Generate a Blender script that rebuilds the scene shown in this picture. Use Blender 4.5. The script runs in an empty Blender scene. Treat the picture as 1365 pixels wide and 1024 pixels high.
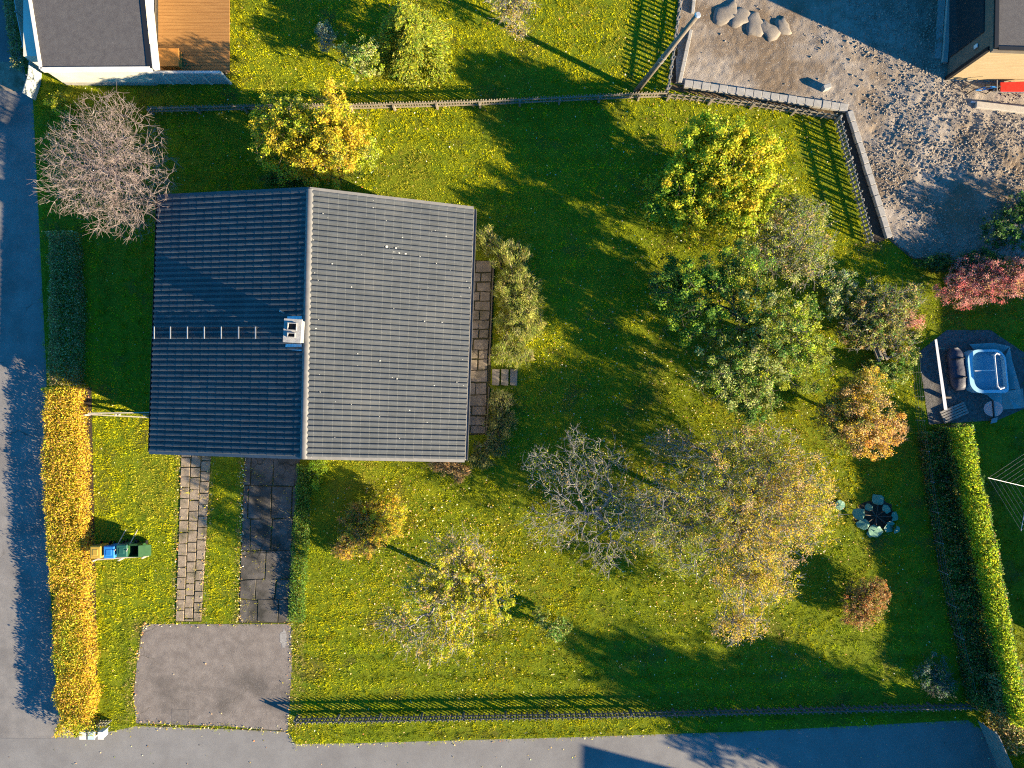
import bpy, bmesh, math, random
import numpy as np
from mathutils import Vector, Matrix

random.seed(7)
rng = np.random.default_rng(11)
SC = bpy.context.scene
COL = SC.collection

# ------------------------------------------------------------------ camera, sky, sun, exposure
H = 32.0            # metres above the ground
FOC = 910.0         # focal length in photograph pixels (24 mm lens on a 36 mm sensor)
cam = bpy.data.cameras.new('drone_camera')
cam.lens = 24.0; cam.sensor_width = 36.0; cam.clip_end = 1000.0; cam.clip_start = 0.1
cam_o = bpy.data.objects.new('drone_camera', cam); COL.objects.link(cam_o)
cam_o.location = (0, 0, H); cam_o.rotation_euler = (0, 0, 0)
SC.camera = cam_o

SUN_EL = math.radians(17.0)
SUN_DIR = Vector((0.910 * math.cos(SUN_EL), -0.414 * math.cos(SUN_EL), math.sin(SUN_EL))).normalized()
world = bpy.data.worlds.new('World'); SC.world = world; world.use_nodes = True
wn = world.node_tree
sky = wn.nodes.new('ShaderNodeTexSky'); sky.sky_type = 'NISHITA'; sky.sun_disc = False
sky.sun_elevation = SUN_EL; sky.sun_rotation = math.atan2(SUN_DIR.x, SUN_DIR.y)
sky.ozone_density = 10.0; sky.dust_density = 0.0; sky.air_density = 1.0
tint = wn.nodes.new('ShaderNodeMix'); tint.data_type = 'RGBA'; tint.blend_type = 'MULTIPLY'; tint.inputs[0].default_value = 1.0
tint.inputs[7].default_value = (0.42, 1.12, 1.0, 1.0)      # the clear teal-blue cast of this autumn sky, the same in every direction
wn.links.new(sky.outputs[0], tint.inputs[6]); wn.links.new(tint.outputs[2], wn.nodes['Background'].inputs[0])
wn.nodes['Background'].inputs[1].default_value = 0.070
sun = bpy.data.lights.new('sun', 'SUN'); sun.energy = 4.6; sun.angle = math.radians(0.53); sun.color = (1.0, 0.82, 0.545)
sun_o = bpy.data.objects.new('sun', sun); COL.objects.link(sun_o)
sun_o.rotation_euler = (-SUN_DIR).to_track_quat('-Z', 'Y').to_euler(); sun_o.location = (40, -20, 20)
SC.view_settings.view_transform = 'Standard'; SC.view_settings.look = 'None'
SC.view_settings.exposure = 2.45; SC.view_settings.gamma = 1.0
SC.cycles.use_denoising = False; SC.cycles.pixel_filter_type = 'BLACKMAN_HARRIS'; SC.cycles.filter_width = 1.15
SC.cycles.max_bounces = 6; SC.cycles.diffuse_bounces = 3; SC.cycles.transparent_max_bounces = 4


def W(px, py, z=0.0):
    """world point for a place in the survey grid (photograph units) at height z"""
    k = (H - z) / FOC
    return Vector(((px - 682.5) * k, (512.0 - py) * k, z))


# ------------------------------------------------------------------ materials
def new_mat(name):
    m = bpy.data.materials.new(name); m.use_nodes = True
    nt = m.node_tree; b = nt.nodes['Principled BSDF']
    return m, nt, b


ALB = 0.74


def lin(*c):
    return (c[0] * ALB, c[1] * ALB, c[2] * ALB, 1.0)


def MAT(name, c1, c2=None, scale=3.0, rough=0.85, bump=0.0, bscale=40.0, spec=0.3, metal=0.0, c3=None, s3=0.6, t3=(0.5, 0.7), speck=None, spscale=60.0, spt=(0.72, 0.78), stretch=None, crack=None):
    m, nt, b = new_mat(name)
    N, L = nt.nodes, nt.links
    tc = N.new('ShaderNodeTexCoord')
    vec = tc.outputs['Object']
    if stretch:
        mp = N.new('ShaderNodeMapping'); mp.inputs['Scale'].default_value = stretch
        L.new(vec, mp.inputs[0]); vec = mp.outputs[0]
    b.inputs['Roughness'].default_value = rough
    b.inputs['Specular IOR Level'].default_value = spec
    b.inputs['Metallic'].default_value = metal
    if c2 is None:
        b.inputs['Base Color'].default_value = lin(*c1)
        col = None
    else:
        n = N.new('ShaderNodeTexNoise'); n.inputs['Scale'].default_value = scale; n.inputs['Detail'].default_value = 8; n.inputs['Roughness'].default_value = 0.65
        L.new(vec, n.inputs['Vector'])
        r = N.new('ShaderNodeValToRGB'); r.color_ramp.elements[0].position = 0.35; r.color_ramp.elements[1].position = 0.68
        r.color_ramp.elements[0].color = lin(*c1); r.color_ramp.elements[1].color = lin(*c2)
        L.new(n.outputs['Fac'], r.inputs[0]); col = r.outputs[0]
        if c3 is not None:
            n3 = N.new('ShaderNodeTexNoise'); n3.inputs['Scale'].default_value = s3; n3.inputs['Detail'].default_value = 6; n3.inputs['Roughness'].default_value = 0.6
            L.new(vec, n3.inputs['Vector'])
            mr = N.new('ShaderNodeMapRange'); mr.inputs[1].default_value = t3[0]; mr.inputs[2].default_value = t3[1]
            L.new(n3.outputs['Fac'], mr.inputs[0])
            mx = N.new('ShaderNodeMix'); mx.data_type = 'RGBA'
            L.new(mr.outputs[0], mx.inputs[0]); L.new(col, mx.inputs[6]); mx.inputs[7].default_value = lin(*c3); col = mx.outputs[2]
        if speck is not None:
            n4 = N.new('ShaderNodeTexNoise'); n4.inputs['Scale'].default_value = spscale; n4.inputs['Detail'].default_value = 2
            L.new(vec, n4.inputs['Vector'])
            mr = N.new('ShaderNodeMapRange'); mr.inputs[1].default_value = spt[0]; mr.inputs[2].default_value = spt[1]
            L.new(n4.outputs['Fac'], mr.inputs[0])
            mx = N.new('ShaderNodeMix'); mx.data_type = 'RGBA'
            L.new(mr.outputs[0], mx.inputs[0]); L.new(col, mx.inputs[6]); mx.inputs[7].default_value = lin(*speck); col = mx.outputs[2]
        if crack is not None:
            nd = N.new('ShaderNodeTexNoise'); nd.inputs['Scale'].default_value = 0.9; nd.inputs['Detail'].default_value = 5
            L.new(vec, nd.inputs['Vector'])
            av = N.new('ShaderNodeMix'); av.data_type = 'VECTOR'; av.inputs[0].default_value = 0.55
            L.new(vec, av.inputs[4]); L.new(nd.outputs['Color'], av.inputs[5])
            vo = N.new('ShaderNodeTexVoronoi'); vo.feature = 'DISTANCE_TO_EDGE'; vo.inputs['Scale'].default_value = crack[0]
            L.new(av.outputs[1], vo.inputs['Vector'])
            mr = N.new('ShaderNodeMapRange'); mr.inputs[1].default_value = crack[1]; mr.inputs[2].default_value = 0.0
            L.new(vo.outputs['Distance'], mr.inputs[0])
            ms = N.new('ShaderNodeTexNoise'); ms.inputs['Scale'].default_value = 0.3; L.new(vec, ms.inputs['Vector'])
            m2 = N.new('ShaderNodeMapRange'); m2.inputs[1].default_value = .48; m2.inputs[2].default_value = .6; L.new(ms.outputs['Fac'], m2.inputs[0])
            mm = N.new('ShaderNodeMath'); mm.operation = 'MULTIPLY'; L.new(mr.outputs[0], mm.inputs[0]); L.new(m2.outputs[0], mm.inputs[1])
            mx = N.new('ShaderNodeMix'); mx.data_type = 'RGBA'
            L.new(mm.outputs[0], mx.inputs[0]); L.new(col, mx.inputs[6]); mx.inputs[7].default_value = lin(*crack[2]); col = mx.outputs[2]
        L.new(col, b.inputs['Base Color'])
    if bump > 0:
        nb = N.new('ShaderNodeTexNoise'); nb.inputs['Scale'].default_value = bscale; nb.inputs['Detail'].default_value = 6
        L.new(vec, nb.inputs['Vector'])
        bp = N.new('ShaderNodeBump'); bp.inputs['Strength'].default_value = bump; bp.inputs['Distance'].default_value = 0.03
        L.new(nb.outputs['Fac'], bp.inputs['Height']); L.new(bp.outputs[0], b.inputs['Normal'])
    return m


def LEAFMAT(name, trans=0.35, rough=0.55, spec=.2):
    m, nt, b = new_mat(name)
    N, L = nt.nodes, nt.links
    at = N.new('ShaderNodeAttribute'); at.attribute_name = 'Col'
    L.new(at.outputs['Color'], b.inputs['Base Color'])
    b.inputs['Roughness'].default_value = rough; b.inputs['Specular IOR Level'].default_value = spec
    tr = N.new('ShaderNodeBsdfTranslucent'); L.new(at.outputs['Color'], tr.inputs['Color'])
    mx = N.new('ShaderNodeMixShader'); mx.inputs[0].default_value = trans
    L.new(b.outputs[0], mx.inputs[1]); L.new(tr.outputs[0], mx.inputs[2])
    L.new(mx.outputs[0], N['Material Output'].inputs['Surface'])
    return m


M = {}
M['soil'] = MAT('soil', (0.05, 0.045, 0.02), (0.09, 0.075, 0.035), 2.0, 0.95, 0.5, 25)
M['turf'] = MAT('turf_soil', (0.10, 0.15, 0.008), (0.20, 0.225, 0.010), 1.3, 0.95, 0.8, 30, c3=(0.10, 0.075, 0.022), s3=0.5, t3=(0.55, 0.75), spec=0.1)
M['asphalt'] = MAT('asphalt', (0.19, 0.18, 0.172), (0.26, 0.242, 0.226), 1.2, 0.92, 0.35, 60, c3=(0.155, 0.143, 0.135), s3=0.35, t3=(0.5, 0.68), speck=(0.30, 0.28, 0.26), spscale=34, spt=(0.66, 0.76), spec=0.15, crack=(.5, .007, (.09, .08, .07)))
M['asphalt_light'] = MAT('asphalt_light', (0.20, 0.19, 0.182), (0.245, 0.235, 0.225), 0.9, 0.92, 0.3, 60, c3=(0.165, 0.155, 0.15), s3=0.25, t3=(0.52, 0.7), speck=(0.30, 0.28, 0.26), spscale=34, spt=(0.68, 0.78), spec=0.15)
M['pad'] = MAT('pad_asphalt', (0.175, 0.148, 0.130), (0.255, 0.22, 0.193), 2.4, 0.93, 0.45, 50, c3=(0.125, 0.108, 0.095), s3=0.45, t3=(0.5, 0.66), speck=(0.33, 0.30, 0.27), spscale=30, spt=(0.64, 0.72), spec=0.15, crack=(.9, .009, (.09, .075, .055)))
M['lot'] = MAT('lot_gravel', (0.27, 0.225, 0.18), (0.40, 0.345, 0.29), 2.2, 0.96, 0.9, 26, c3=(0.19, 0.14, 0.095), s3=0.28, t3=(0.44, 0.6), speck=(0.36, 0.33, 0.29), spscale=14, spt=(0.62, 0.7), spec=0.1)
M['stone'] = MAT('stone', (0.20, 0.165, 0.13), (0.37, 0.32, 0.265), 3.0, 0.9, 0.3, 40)
M['boulder'] = MAT('boulder_sand', (0.20, 0.17, 0.14), (0.27, 0.235, 0.195), 4.0, 0.95, 0.5, 40)
M['paver'] = MAT('paver_concrete', (0.235, 0.18, 0.125), (0.37, 0.295, 0.21), 5.0, 0.93, 0.5, 40, c3=(0.12, 0.105, 0.06), s3=1.4, t3=(0.5, 0.65))
M['patio'] = MAT('patio_stone', (0.16, 0.13, 0.10), (0.26, 0.215, 0.165), 3.5, 0.93, 0.5, 35, c3=(0.11, 0.095, 0.06), s3=1.1, t3=(0.5, 0.66))
M['slab'] = MAT('slab_concrete', (0.085, 0.075, 0.066), (0.15, 0.135, 0.118), 2.2, 0.93, 0.5, 35, c3=(0.045, 0.042, 0.034), s3=0.9, t3=(0.45, 0.62), spec=0.2, crack=(1.6, .02, (.02, .02, .012)))
M['paver_dark'] = MAT('patch_asphalt', (0.145, 0.125, 0.11), (0.20, 0.175, 0.155), 6.0, .93, .4, 50)
M['moss'] = MAT('moss_joint', (0.035, 0.034, 0.014), (0.075, 0.066, 0.028), 9.0, 0.98, 0.6, 60)
M['white_stain'] = MAT('white_stain', (0.22, 0.205, 0.19), (0.36, 0.345, 0.325), 14.0, 0.95)
M['roof'] = MAT('roof_tile', (0.052, 0.059, 0.066), (0.072, 0.080, 0.088), 1.6, 0.62, 0.15, 60, spec=0.35, c3=(0.090, 0.095, 0.098), s3=0.5, t3=(0.5, 0.75), speck=(0.17, 0.17, 0.15), spscale=26, spt=(0.74, 0.79))
M['roof_trim'] = MAT('roof_trim', (0.13, 0.125, 0.12), (0.17, 0.165, 0.16), 4.0, 0.6, spec=0.4)
M['lichen'] = MAT('lichen_spot', (0.42, 0.42, 0.38), (0.6, 0.6, 0.56), 20.0, 0.9)
M['wall_plaster'] = MAT('wall_plaster', (0.50, 0.45, 0.36), (0.58, 0.53, 0.44), 2.0, 0.9)
M['white_paint'] = MAT('white_paint', (0.62, 0.60, 0.54), (0.74, 0.72, 0.66), 2.5, 0.75)
M['cream_wall'] = MAT('cream_wall', (0.60, 0.57, 0.46), (0.70, 0.67, 0.56), 1.0, 0.85)
M['glass'] = MAT('window_glass', (0.03, 0.035, 0.04), rough=0.1, spec=0.6)
M['black'] = MAT('black_metal', (0.015, 0.015, 0.016), rough=0.5)
M['zinc'] = MAT('zinc_sheet', (0.45, 0.46, 0.47), (0.58, 0.58, 0.58), 6.0, 0.45, metal=0.6, spec=0.5)
M['flashing'] = MAT('flashing_sheet', (0.55, 0.56, 0.58), (0.68, 0.68, 0.68), 8.0, 0.35, bump=0.4, bscale=12, metal=0.8)
M['concrete'] = MAT('chimney_concrete', (0.28, 0.27, 0.26), (0.42, 0.41, 0.39), 9.0, 0.9, 0.3, 40)
M['block'] = MAT('kerb_block', (0.30, 0.285, 0.26), (0.40, 0.38, 0.35), 5.0, 0.9, 0.3, 50)
M['felt'] = MAT('roof_felt', (0.085, 0.078, 0.078), (0.115, 0.107, 0.104), 4.0, 0.9, 0.4, 70, speck=(0.17, 0.16, 0.155), spscale=45, spt=(0.62, 0.7), spec=0.2)
M['deck'] = MAT('deck_wood', (0.27, 0.125, 0.035), (0.37, 0.19, 0.06), 2.2, 0.7, 0.2, 20, stretch=(0.35, 6, 6))
M['orange_wood'] = MAT('orange_wood', (0.42, 0.17, 0.03), (0.5, 0.22, 0.05), 5, 0.6, stretch=(4, .5, 1))
M['tan_wood'] = MAT('tan_siding', (0.40, 0.29, 0.155), (0.48, 0.36, 0.20), 2.5, 0.8, 0.15, 20, stretch=(0.4, 8, 8))
M['brown_board'] = MAT('brown_board', (0.13, 0.105, 0.08), (0.17, 0.14, 0.105), 3.0, 0.8)
M['fence_wood'] = MAT('fence_wood', (0.20, 0.165, 0.12), (0.31, 0.265, 0.20), 5.0, 0.9, 0.3, 40)
M['fence_grey'] = MAT('fence_grey_wood', (0.20, 0.19, 0.175), (0.31, 0.295, 0.275), 5.0, 0.9, 0.3, 40)
M['fence_dark'] = MAT('fence_dark_wood', (0.085, 0.085, 0.075), (0.17, 0.17, 0.155), 6.0, 0.9, 0.3, 40)
M['pale_wood'] = MAT('pale_wood', (0.38, 0.33, 0.27), (0.5, 0.45, 0.38), 4.0, 0.85, 0.2, 30)
M['old_wood'] = MAT('old_wood', (0.19, 0.155, 0.11), (0.32, 0.275, 0.21), 6.0, 0.9, 0.3, 40)
M['pole_wood'] = MAT('pole_wood', (0.16, 0.125, 0.09), (0.26, 0.215, 0.165), 4.0, 0.9, 0.3, 30, stretch=(6, 6, .6))
M['bark'] = MAT('bark', (0.075, 0.06, 0.045), (0.16, 0.13, 0.10), 8.0, 0.95, 0.5, 30)
M['bark_grey'] = MAT('bark_grey', (0.17, 0.16, 0.155), (0.32, 0.305, 0.295), 5.0, 0.95, 0.4, 30)
M['bark_pink'] = MAT('bark_pink', (0.17, 0.115, 0.105), (0.40, 0.335, 0.31), 3.0, 0.9, 0.3, 30)
M['leaf'] = LEAFMAT('leaf', .48)
M['grass'] = LEAFMAT('grass_blade', 0.35, 0.8, 0.05)
M['dry_leaf'] = LEAFMAT('dry_leaf', 0.15, 0.6)
M['plastic_yellow'] = MAT('plastic_yellow', (0.42, 0.26, 0.03), (0.48, 0.31, 0.05), 6, 0.45)
M['plastic_blue'] = MAT('plastic_blue', (0.02, 0.17, 0.48), (0.03, 0.21, 0.55), 6, 0.4)
M['plastic_teal'] = MAT('plastic_teal', (0.015, 0.085, 0.062), (0.025, 0.115, 0.085), 6, 0.45)
M['plastic_green'] = MAT('plastic_green', (0.02, 0.075, 0.022), (0.03, 0.10, 0.03), 6, 0.45)
M['plastic_black'] = MAT('plastic_black', (0.012, 0.012, 0.013), rough=0.5)
M['red_plastic'] = MAT('red_plastic', (0.50, 0.02, 0.012), (0.60, 0.035, 0.02), 8, 0.4)
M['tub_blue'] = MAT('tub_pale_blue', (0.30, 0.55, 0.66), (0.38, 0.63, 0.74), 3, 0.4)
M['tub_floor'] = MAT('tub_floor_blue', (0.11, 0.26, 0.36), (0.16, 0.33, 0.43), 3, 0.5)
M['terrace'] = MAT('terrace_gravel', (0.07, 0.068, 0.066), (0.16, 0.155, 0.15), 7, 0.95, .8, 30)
M['grey_plastic'] = MAT('grey_plastic', (0.28, 0.29, 0.30), (0.36, 0.37, 0.38), 3, 0.5)
M['white_plastic'] = MAT('white_plastic', (0.62, 0.62, 0.62), (0.72, 0.72, 0.72), 3, 0.4)
M['dark_cover'] = MAT('dark_cover', (0.022, 0.024, 0.045), (0.04, 0.042, 0.07), 5, 0.6, 0.5, 8)
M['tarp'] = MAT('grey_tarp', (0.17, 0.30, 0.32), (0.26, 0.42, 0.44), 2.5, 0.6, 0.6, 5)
M['pink_table'] = MAT('pink_table', (0.52, 0.36, 0.36), (0.62, 0.45, 0.44), 4, 0.6)
M['mail_blue'] = MAT('mail_box_paint', (0.42, 0.55, 0.60), (0.52, 0.63, 0.68), 5, 0.5)
M['steel'] = MAT('steel_tube', (0.35, 0.36, 0.37), (0.45, 0.46, 0.47), 10, 0.4, metal=0.5)
M['wire'] = MAT('wire', (0.12, 0.125, 0.13), rough=0.5, metal=0.3)
M['pale_panel'] = MAT('pale_panel', (0.40, 0.44, 0.44), (0.50, 0.54, 0.53), 2, 0.5)
M['bed_soil'] = MAT('bed_soil', (0.035, 0.026, 0.018), (0.07, 0.052, 0.036), 6, 0.98, 0.8, 30)
M['brown_litter'] = MAT('brown_litter', (0.07, 0.048, 0.026), (0.13, 0.09, 0.045), 6, 0.98, 0.8, 30)

# ------------------------------------------------------------------ object helpers
ORIGIN = {}


def finish(o, loc, parent):
    COL.objects.link(o)
    if parent is None:
        o.location = loc; ORIGIN[o.name] = Vector(loc)
    else:
        o.parent = parent; ORIGIN[o.name] = ORIGIN[parent.name]
    return o


def tag(o, label=None, cat=None, group=None, kind=None):
    if label: o['label'] = label
    if cat: o['category'] = cat
    if group: o['group'] = group
    if kind: o['kind'] = kind
    return o


def thing(name, label, cat, loc, group=None):
    o = bpy.data.objects.new(name, None); o.empty_display_size = 0.3
    finish(o, loc, None)
    return tag(o, label, cat, group)


class MB:
    """collects shapes in world coordinates, then links them as ONE mesh object"""

    def __init__(self):
        self.v = []; self.f = []

    def add(self, vs, fs):
        n = len(self.v)
        self.v += [tuple(x) for x in vs]
        self.f += [tuple(i + n for i in f) for f in fs]
        return self

    def hexa(self, a, b):
        """two quads (bottom, top), each 4 points in the same turn"""
        return self.add(list(a) + list(b), [(3, 2, 1, 0), (4, 5, 6, 7), (0, 1, 5, 4), (1, 2, 6, 5), (2, 3, 7, 6), (3, 0, 4, 7)])

    def box(self, c, s, rz=0.0, tilt=None):
        x, y, z = s[0] / 2, s[1] / 2, s[2] / 2
        m = Matrix.Rotation(rz, 3, 'Z')
        if tilt is not None: m = m @ tilt
        pts = [Vector(c) + m @ Vector(p) for p in [(-x, -y, -z), (x, -y, -z), (x, y, -z), (-x, y, -z), (-x, -y, z), (x, -y, z), (x, y, z), (-x, y, z)]]
        return self.hexa(pts[:4], pts[4:])

    def bar(self, p, q, w, h, up=(0, 0, 1)):
        p, q = Vector(p), Vector(q); d = (q - p).normalized()
        s = d.cross(Vector(up))
        if s.length < 1e-4: s = d.cross(Vector((1, 0, 0)))
        s.normalize(); u = s.cross(d).normalized()
        s *= w / 2; u *= h / 2
        return self.hexa([p - s - u, p + s - u, p + s + u, p - s + u], [q - s - u, q + s - u, q + s + u, q - s + u])

    def tube(self, p, q, r0, r1=None, n=8, cap=True):
        r1 = r0 if r1 is None else r1
        p, q = Vector(p), Vector(q); d = (q - p).normalized()
        s = d.cross(Vector((0, 0, 1)))
        if s.length < 1e-3: s = Vector((1, 0, 0))
        s.normalize(); u = s.cross(d)
        vs = [c + (s * math.cos(2 * math.pi * i / n) + u * math.sin(2 * math.pi * i / n)) * r for c, r in ((p, r0), (q, r1)) for i in range(n)]
        fs = [(i, (i + 1) % n, n + (i + 1) % n, n + i) for i in range(n)]
        if cap: fs += [tuple(range(n - 1, -1, -1)), tuple(range(n, 2 * n))]
        return self.add(vs, fs)

    def prism(self, pts, z0, z1):
        n = len(pts)
        vs = [(p[0], p[1], z0) for p in pts] + [(p[0], p[1], z1) for p in pts]
        area = sum(pts[i][0] * pts[(i + 1) % n][1] - pts[(i + 1) % n][0] * pts[i][1] for i in range(n))
        idx = list(range(n)) if area > 0 else list(range(n - 1, -1, -1))
        fs = [tuple(n + i for i in idx), tuple(reversed(idx))]
        for a in range(n):
            i, j = idx[a], idx[(a + 1) % n]
            fs.append((i, j, n + j, n + i))
        return self.add(vs, fs)

    def build(self, name, mat, parent=None, loc=None, smooth=False, bevel=0.0):
        if parent is not None: org = ORIGIN[parent.name]
        else: org = Vector(loc) if loc is not None else Vector((0, 0, 0))
        me = bpy.data.meshes.new(name)
        me.from_pydata([(x[0] - org[0], x[1] - org[1], x[2] - org[2]) for x in self.v], [], self.f)
        if smooth:
            me.polygons.foreach_set('use_smooth', [True] * len(me.polygons))
        me.materials.append(mat)
        o = finish(bpy.data.objects.new(name, me), org, parent)
        if bevel > 0:
            bm = bmesh.new(); bm.from_mesh(me)
            bmesh.ops.remove_doubles(bm, verts=bm.verts, dist=1e-5)
            bmesh.ops.bevel(bm, geom=bm.edges[:], offset=bevel, segments=1, affect='EDGES', profile=0.5)
            bm.to_mesh(me); bm.free()
        return o


def np_mesh(name, V, faces_per, mat, parent=None, loc=None, col=None, smooth=False):
    """V: (N, k, 3) separate k-gons (k = faces_per)"""
    org = ORIGIN[parent.name] if parent is not None else (Vector(loc) if loc is not None else Vector((0, 0, 0)))
    n, k = V.shape[0], V.shape[1]
    me = bpy.data.meshes.new(name)
    me.vertices.add(n * k); me.loops.add(n * k); me.polygons.add(n)
    me.vertices.foreach_set('co', (V - np.array(org)).astype(np.float32).ravel())
    me.loops.foreach_set('vertex_index', np.arange(n * k, dtype=np.int32))
    me.polygons.foreach_set('loop_start', np.arange(0, n * k, k, dtype=np.int32))
    if col is not None:
        a = me.attributes.new('Col', 'FLOAT_COLOR', 'POINT')
        c = np.ones((n, k, 4), np.float32)
        c[:, :, :3] = col if col.ndim == 3 else col[:, None, :]
        a.data.foreach_set('color', c.ravel())
    me.update(calc_edges=True)
    me.materials.append(mat)
    return finish(bpy.data.objects.new(name, me), org, parent)


def tubes_np(name, P, Q, R0, R1, mat, sides=4, parent=None, loc=None):
    """one mesh of many tapered tubes"""
    org = ORIGIN[parent.name] if parent is not None else (Vector(loc) if loc is not None else Vector((0, 0, 0)))
    P = P - np.array(org); Q = Q - np.array(org)
    D = Q - P; ln = np.linalg.norm(D, axis=1, keepdims=True) + 1e-9; D = D / ln
    ref = np.where(np.abs(D[:, 2:3]) > 0.9, np.array([[1., 0, 0]]), np.array([[0, 0, 1.]]))
    S = np.cross(D, ref); S /= np.linalg.norm(S, axis=1, keepdims=True) + 1e-9
    U = np.cross(S, D)
    n = len(P)
    ang = np.arange(sides) * 2 * np.pi / sides
    ring = S[:, None, :] * np.cos(ang)[None, :, None] + U[:, None, :] * np.sin(ang)[None, :, None]
    A = P[:, None, :] + ring * R0[:, None, None]
    B = Q[:, None, :] + ring * R1[:, None, None]
    V = np.concatenate([A, B], axis=1).reshape(-1, 3)
    i = np.arange(sides); j = (i + 1) % sides
    f = np.stack([i, j, j + sides, i + sides], axis=1)
    Fa = (f[None] + (np.arange(n) * 2 * sides)[:, None, None]).reshape(-1)
    me = bpy.data.meshes.new(name)
    me.vertices.add(len(V)); me.loops.add(len(Fa)); me.polygons.add(len(Fa) // 4)
    me.vertices.foreach_set('co', V.astype(np.float32).ravel())
    me.loops.foreach_set('vertex_index', Fa.astype(np.int32))
    me.polygons.foreach_set('loop_start', np.arange(0, len(Fa), 4, dtype=np.int32))
    me.polygons.foreach_set('use_smooth', np.ones(len(Fa) // 4, dtype=bool))
    me.update(calc_edges=True)
    me.materials.append(mat)
    return finish(bpy.data.objects.new(name, me), org, parent)


def inpoly(x, y, poly):
    c = np.zeros(x.shape, bool); n = len(poly); j = n - 1
    for i in range(n):
        xi, yi = poly[i]; xj, yj = poly[j]
        if yi != yj:
            c ^= ((yi > y) != (yj > y)) & (x < (xj - xi) * (y - yi) / (yj - yi) + xi)
        j = i
    return c


_lat = np.random.default_rng(5).random((256, 256))


def vnoise(x, y, s):
    x = np.asarray(x) * s + 1000.3; y = np.asarray(y) * s + 1000.7
    xi = np.floor(x).astype(int); yi = np.floor(y).astype(int)
    fx = x - xi; fy = y - yi; fx = fx * fx * (3 - 2 * fx); fy = fy * fy * (3 - 2 * fy)
    g = lambda a, b: _lat[a % 256, b % 256]
    return (g(xi, yi) * (1 - fx) + g(xi + 1, yi) * fx) * (1 - fy) + (g(xi, yi + 1) * (1 - fx) + g(xi + 1, yi + 1) * fx) * fy


def fbm(x, y, s, o=3):
    t = 0; a = 0.5; w = 0
    for k in range(o):
        t = t + a * vnoise(x + 17.3 * k, y - 9.1 * k, s * 2 ** k); w += a; a *= 0.5
    return t / w


def PP(pts, z=0.0):
    return [W(p[0], p[1], z) for p in pts]


# ------------------------------------------------------------------ the setting: ground, roads, lawn, lot
tag(MB().add([(-160, -160, -.12), (160, -160, -.12), (160, 160, -.12), (-160, 160, -.12)], [(0, 1, 2, 3)]).build('ground', M['turf']), kind='structure')

ROAD_L = [(-900, -900), (8, -900), (14, 0), (24, 60), (44, 135), (52, 300), (62, 500), (62, 700), (78, 940), (100, 985), (-900, 985)]
ROAD_B = [(-900, 985), (100, 985), (190, 966), (385, 974), (420, 993), (760, 984), (1000, 976), (1290, 962), (1318, 975), (1350, 1030), (1350, 1150), (-900, 1150)]
ROAD_B2 = [(-900, 985), (100, 985), (130, 950), (440, 950), (440, 980), (760, 975), (1000, 968), (1290, 955), (1400, 985), (2200, 960), (2200, 1150), (-900, 1150)]


def sheet(name, pts, z, mat, drop=0.0, **k):
    mb = MB()
    if drop: mb.prism([W(*p) for p in pts], z - drop, z)
    else:
        q = [W(*p) for p in pts]
        ar = sum(q[i].x * q[(i + 1) % len(q)].y - q[(i + 1) % len(q)].x * q[i].y for i in range(len(q)))
        if ar < 0: q.reverse()
        mb.add([(p.x, p.y, z) for p in q], [tuple(range(len(q)))])
    o = mb.build(name, mat)
    return tag(o, kind='structure', **k)


sheet('road', ROAD_L, -0.055, M['asphalt'])
sheet('street', ROAD_B2, -0.051, M['asphalt_light'])
LAWN = [(8, -300), (14, 0), (24, 60), (44, 135), (52, 300), (62, 500), (62, 700), (76, 940), (92, 974), (130, 979), (182, 968), (384, 975), (394, 992), (470, 991), (760, 983), (1000, 975), (1290, 960), (1312, 975), (1345, 1030), (1420, 1150), (2200, 1150), (2200, -300)]
sheet('lawn', LAWN, 0.0, M['turf'], drop=0.1)

# gravel building lot: a heaving sheet
LOT = [(906, -60), (899, 112), (1000, 126), (1128, 147), (1150, 205), (1183, 318), (1215, 345), (1300, 352), (1420, 335), (1420, -60)]


def lot_height(x, y):
    px = x * FOC / H + 682.5; py = 512 - y * FOC / H
    rough = np.clip((px - 1050) / 120, 0.15, 1)
    h = 0.06 + 0.10 * fbm(x, y, 0.45, 3) * rough + 0.09 * (fbm(x + 50, y, 1.9, 4) - 0.4) * rough + 0.04 * (fbm(x, y + 33, 6.0, 2) - .5)
    for (cx, cy, r_, a_) in ((1310, 205, 60, .20), (1225, 190, 42, .10), (1345, 245, 45, .14)):
        h = h + a_ * np.exp(-((px - cx) ** 2 + (py - cy) ** 2) / (r_ * r_)) * (.6 + .8 * fbm(x, y - 4, 1.3, 3))
    # digger tracks
    for (ax, ay, bx, by) in ((1165, 175, 1270, 258), (1195, 165, 1300, 245), (1290, 175, 1365, 240)):
        dx, dy = bx - ax, by - ay; L2 = dx * dx + dy * dy
        t = np.clip(((px - ax) * dx + (py - ay) * dy) / L2, 0, 1)
        d = np.hypot(px - ax - t * dx, py - ay - t * dy)
        lug = 0.5 + 0.5 * np.sign(np.sin(t * math.sqrt(L2) * 1.0 + np.abs(d) * 0.6))
        h = h - np.clip(1 - d / 11, 0, 1) * (0.06 + 0.05 * lug)
    return h


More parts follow.
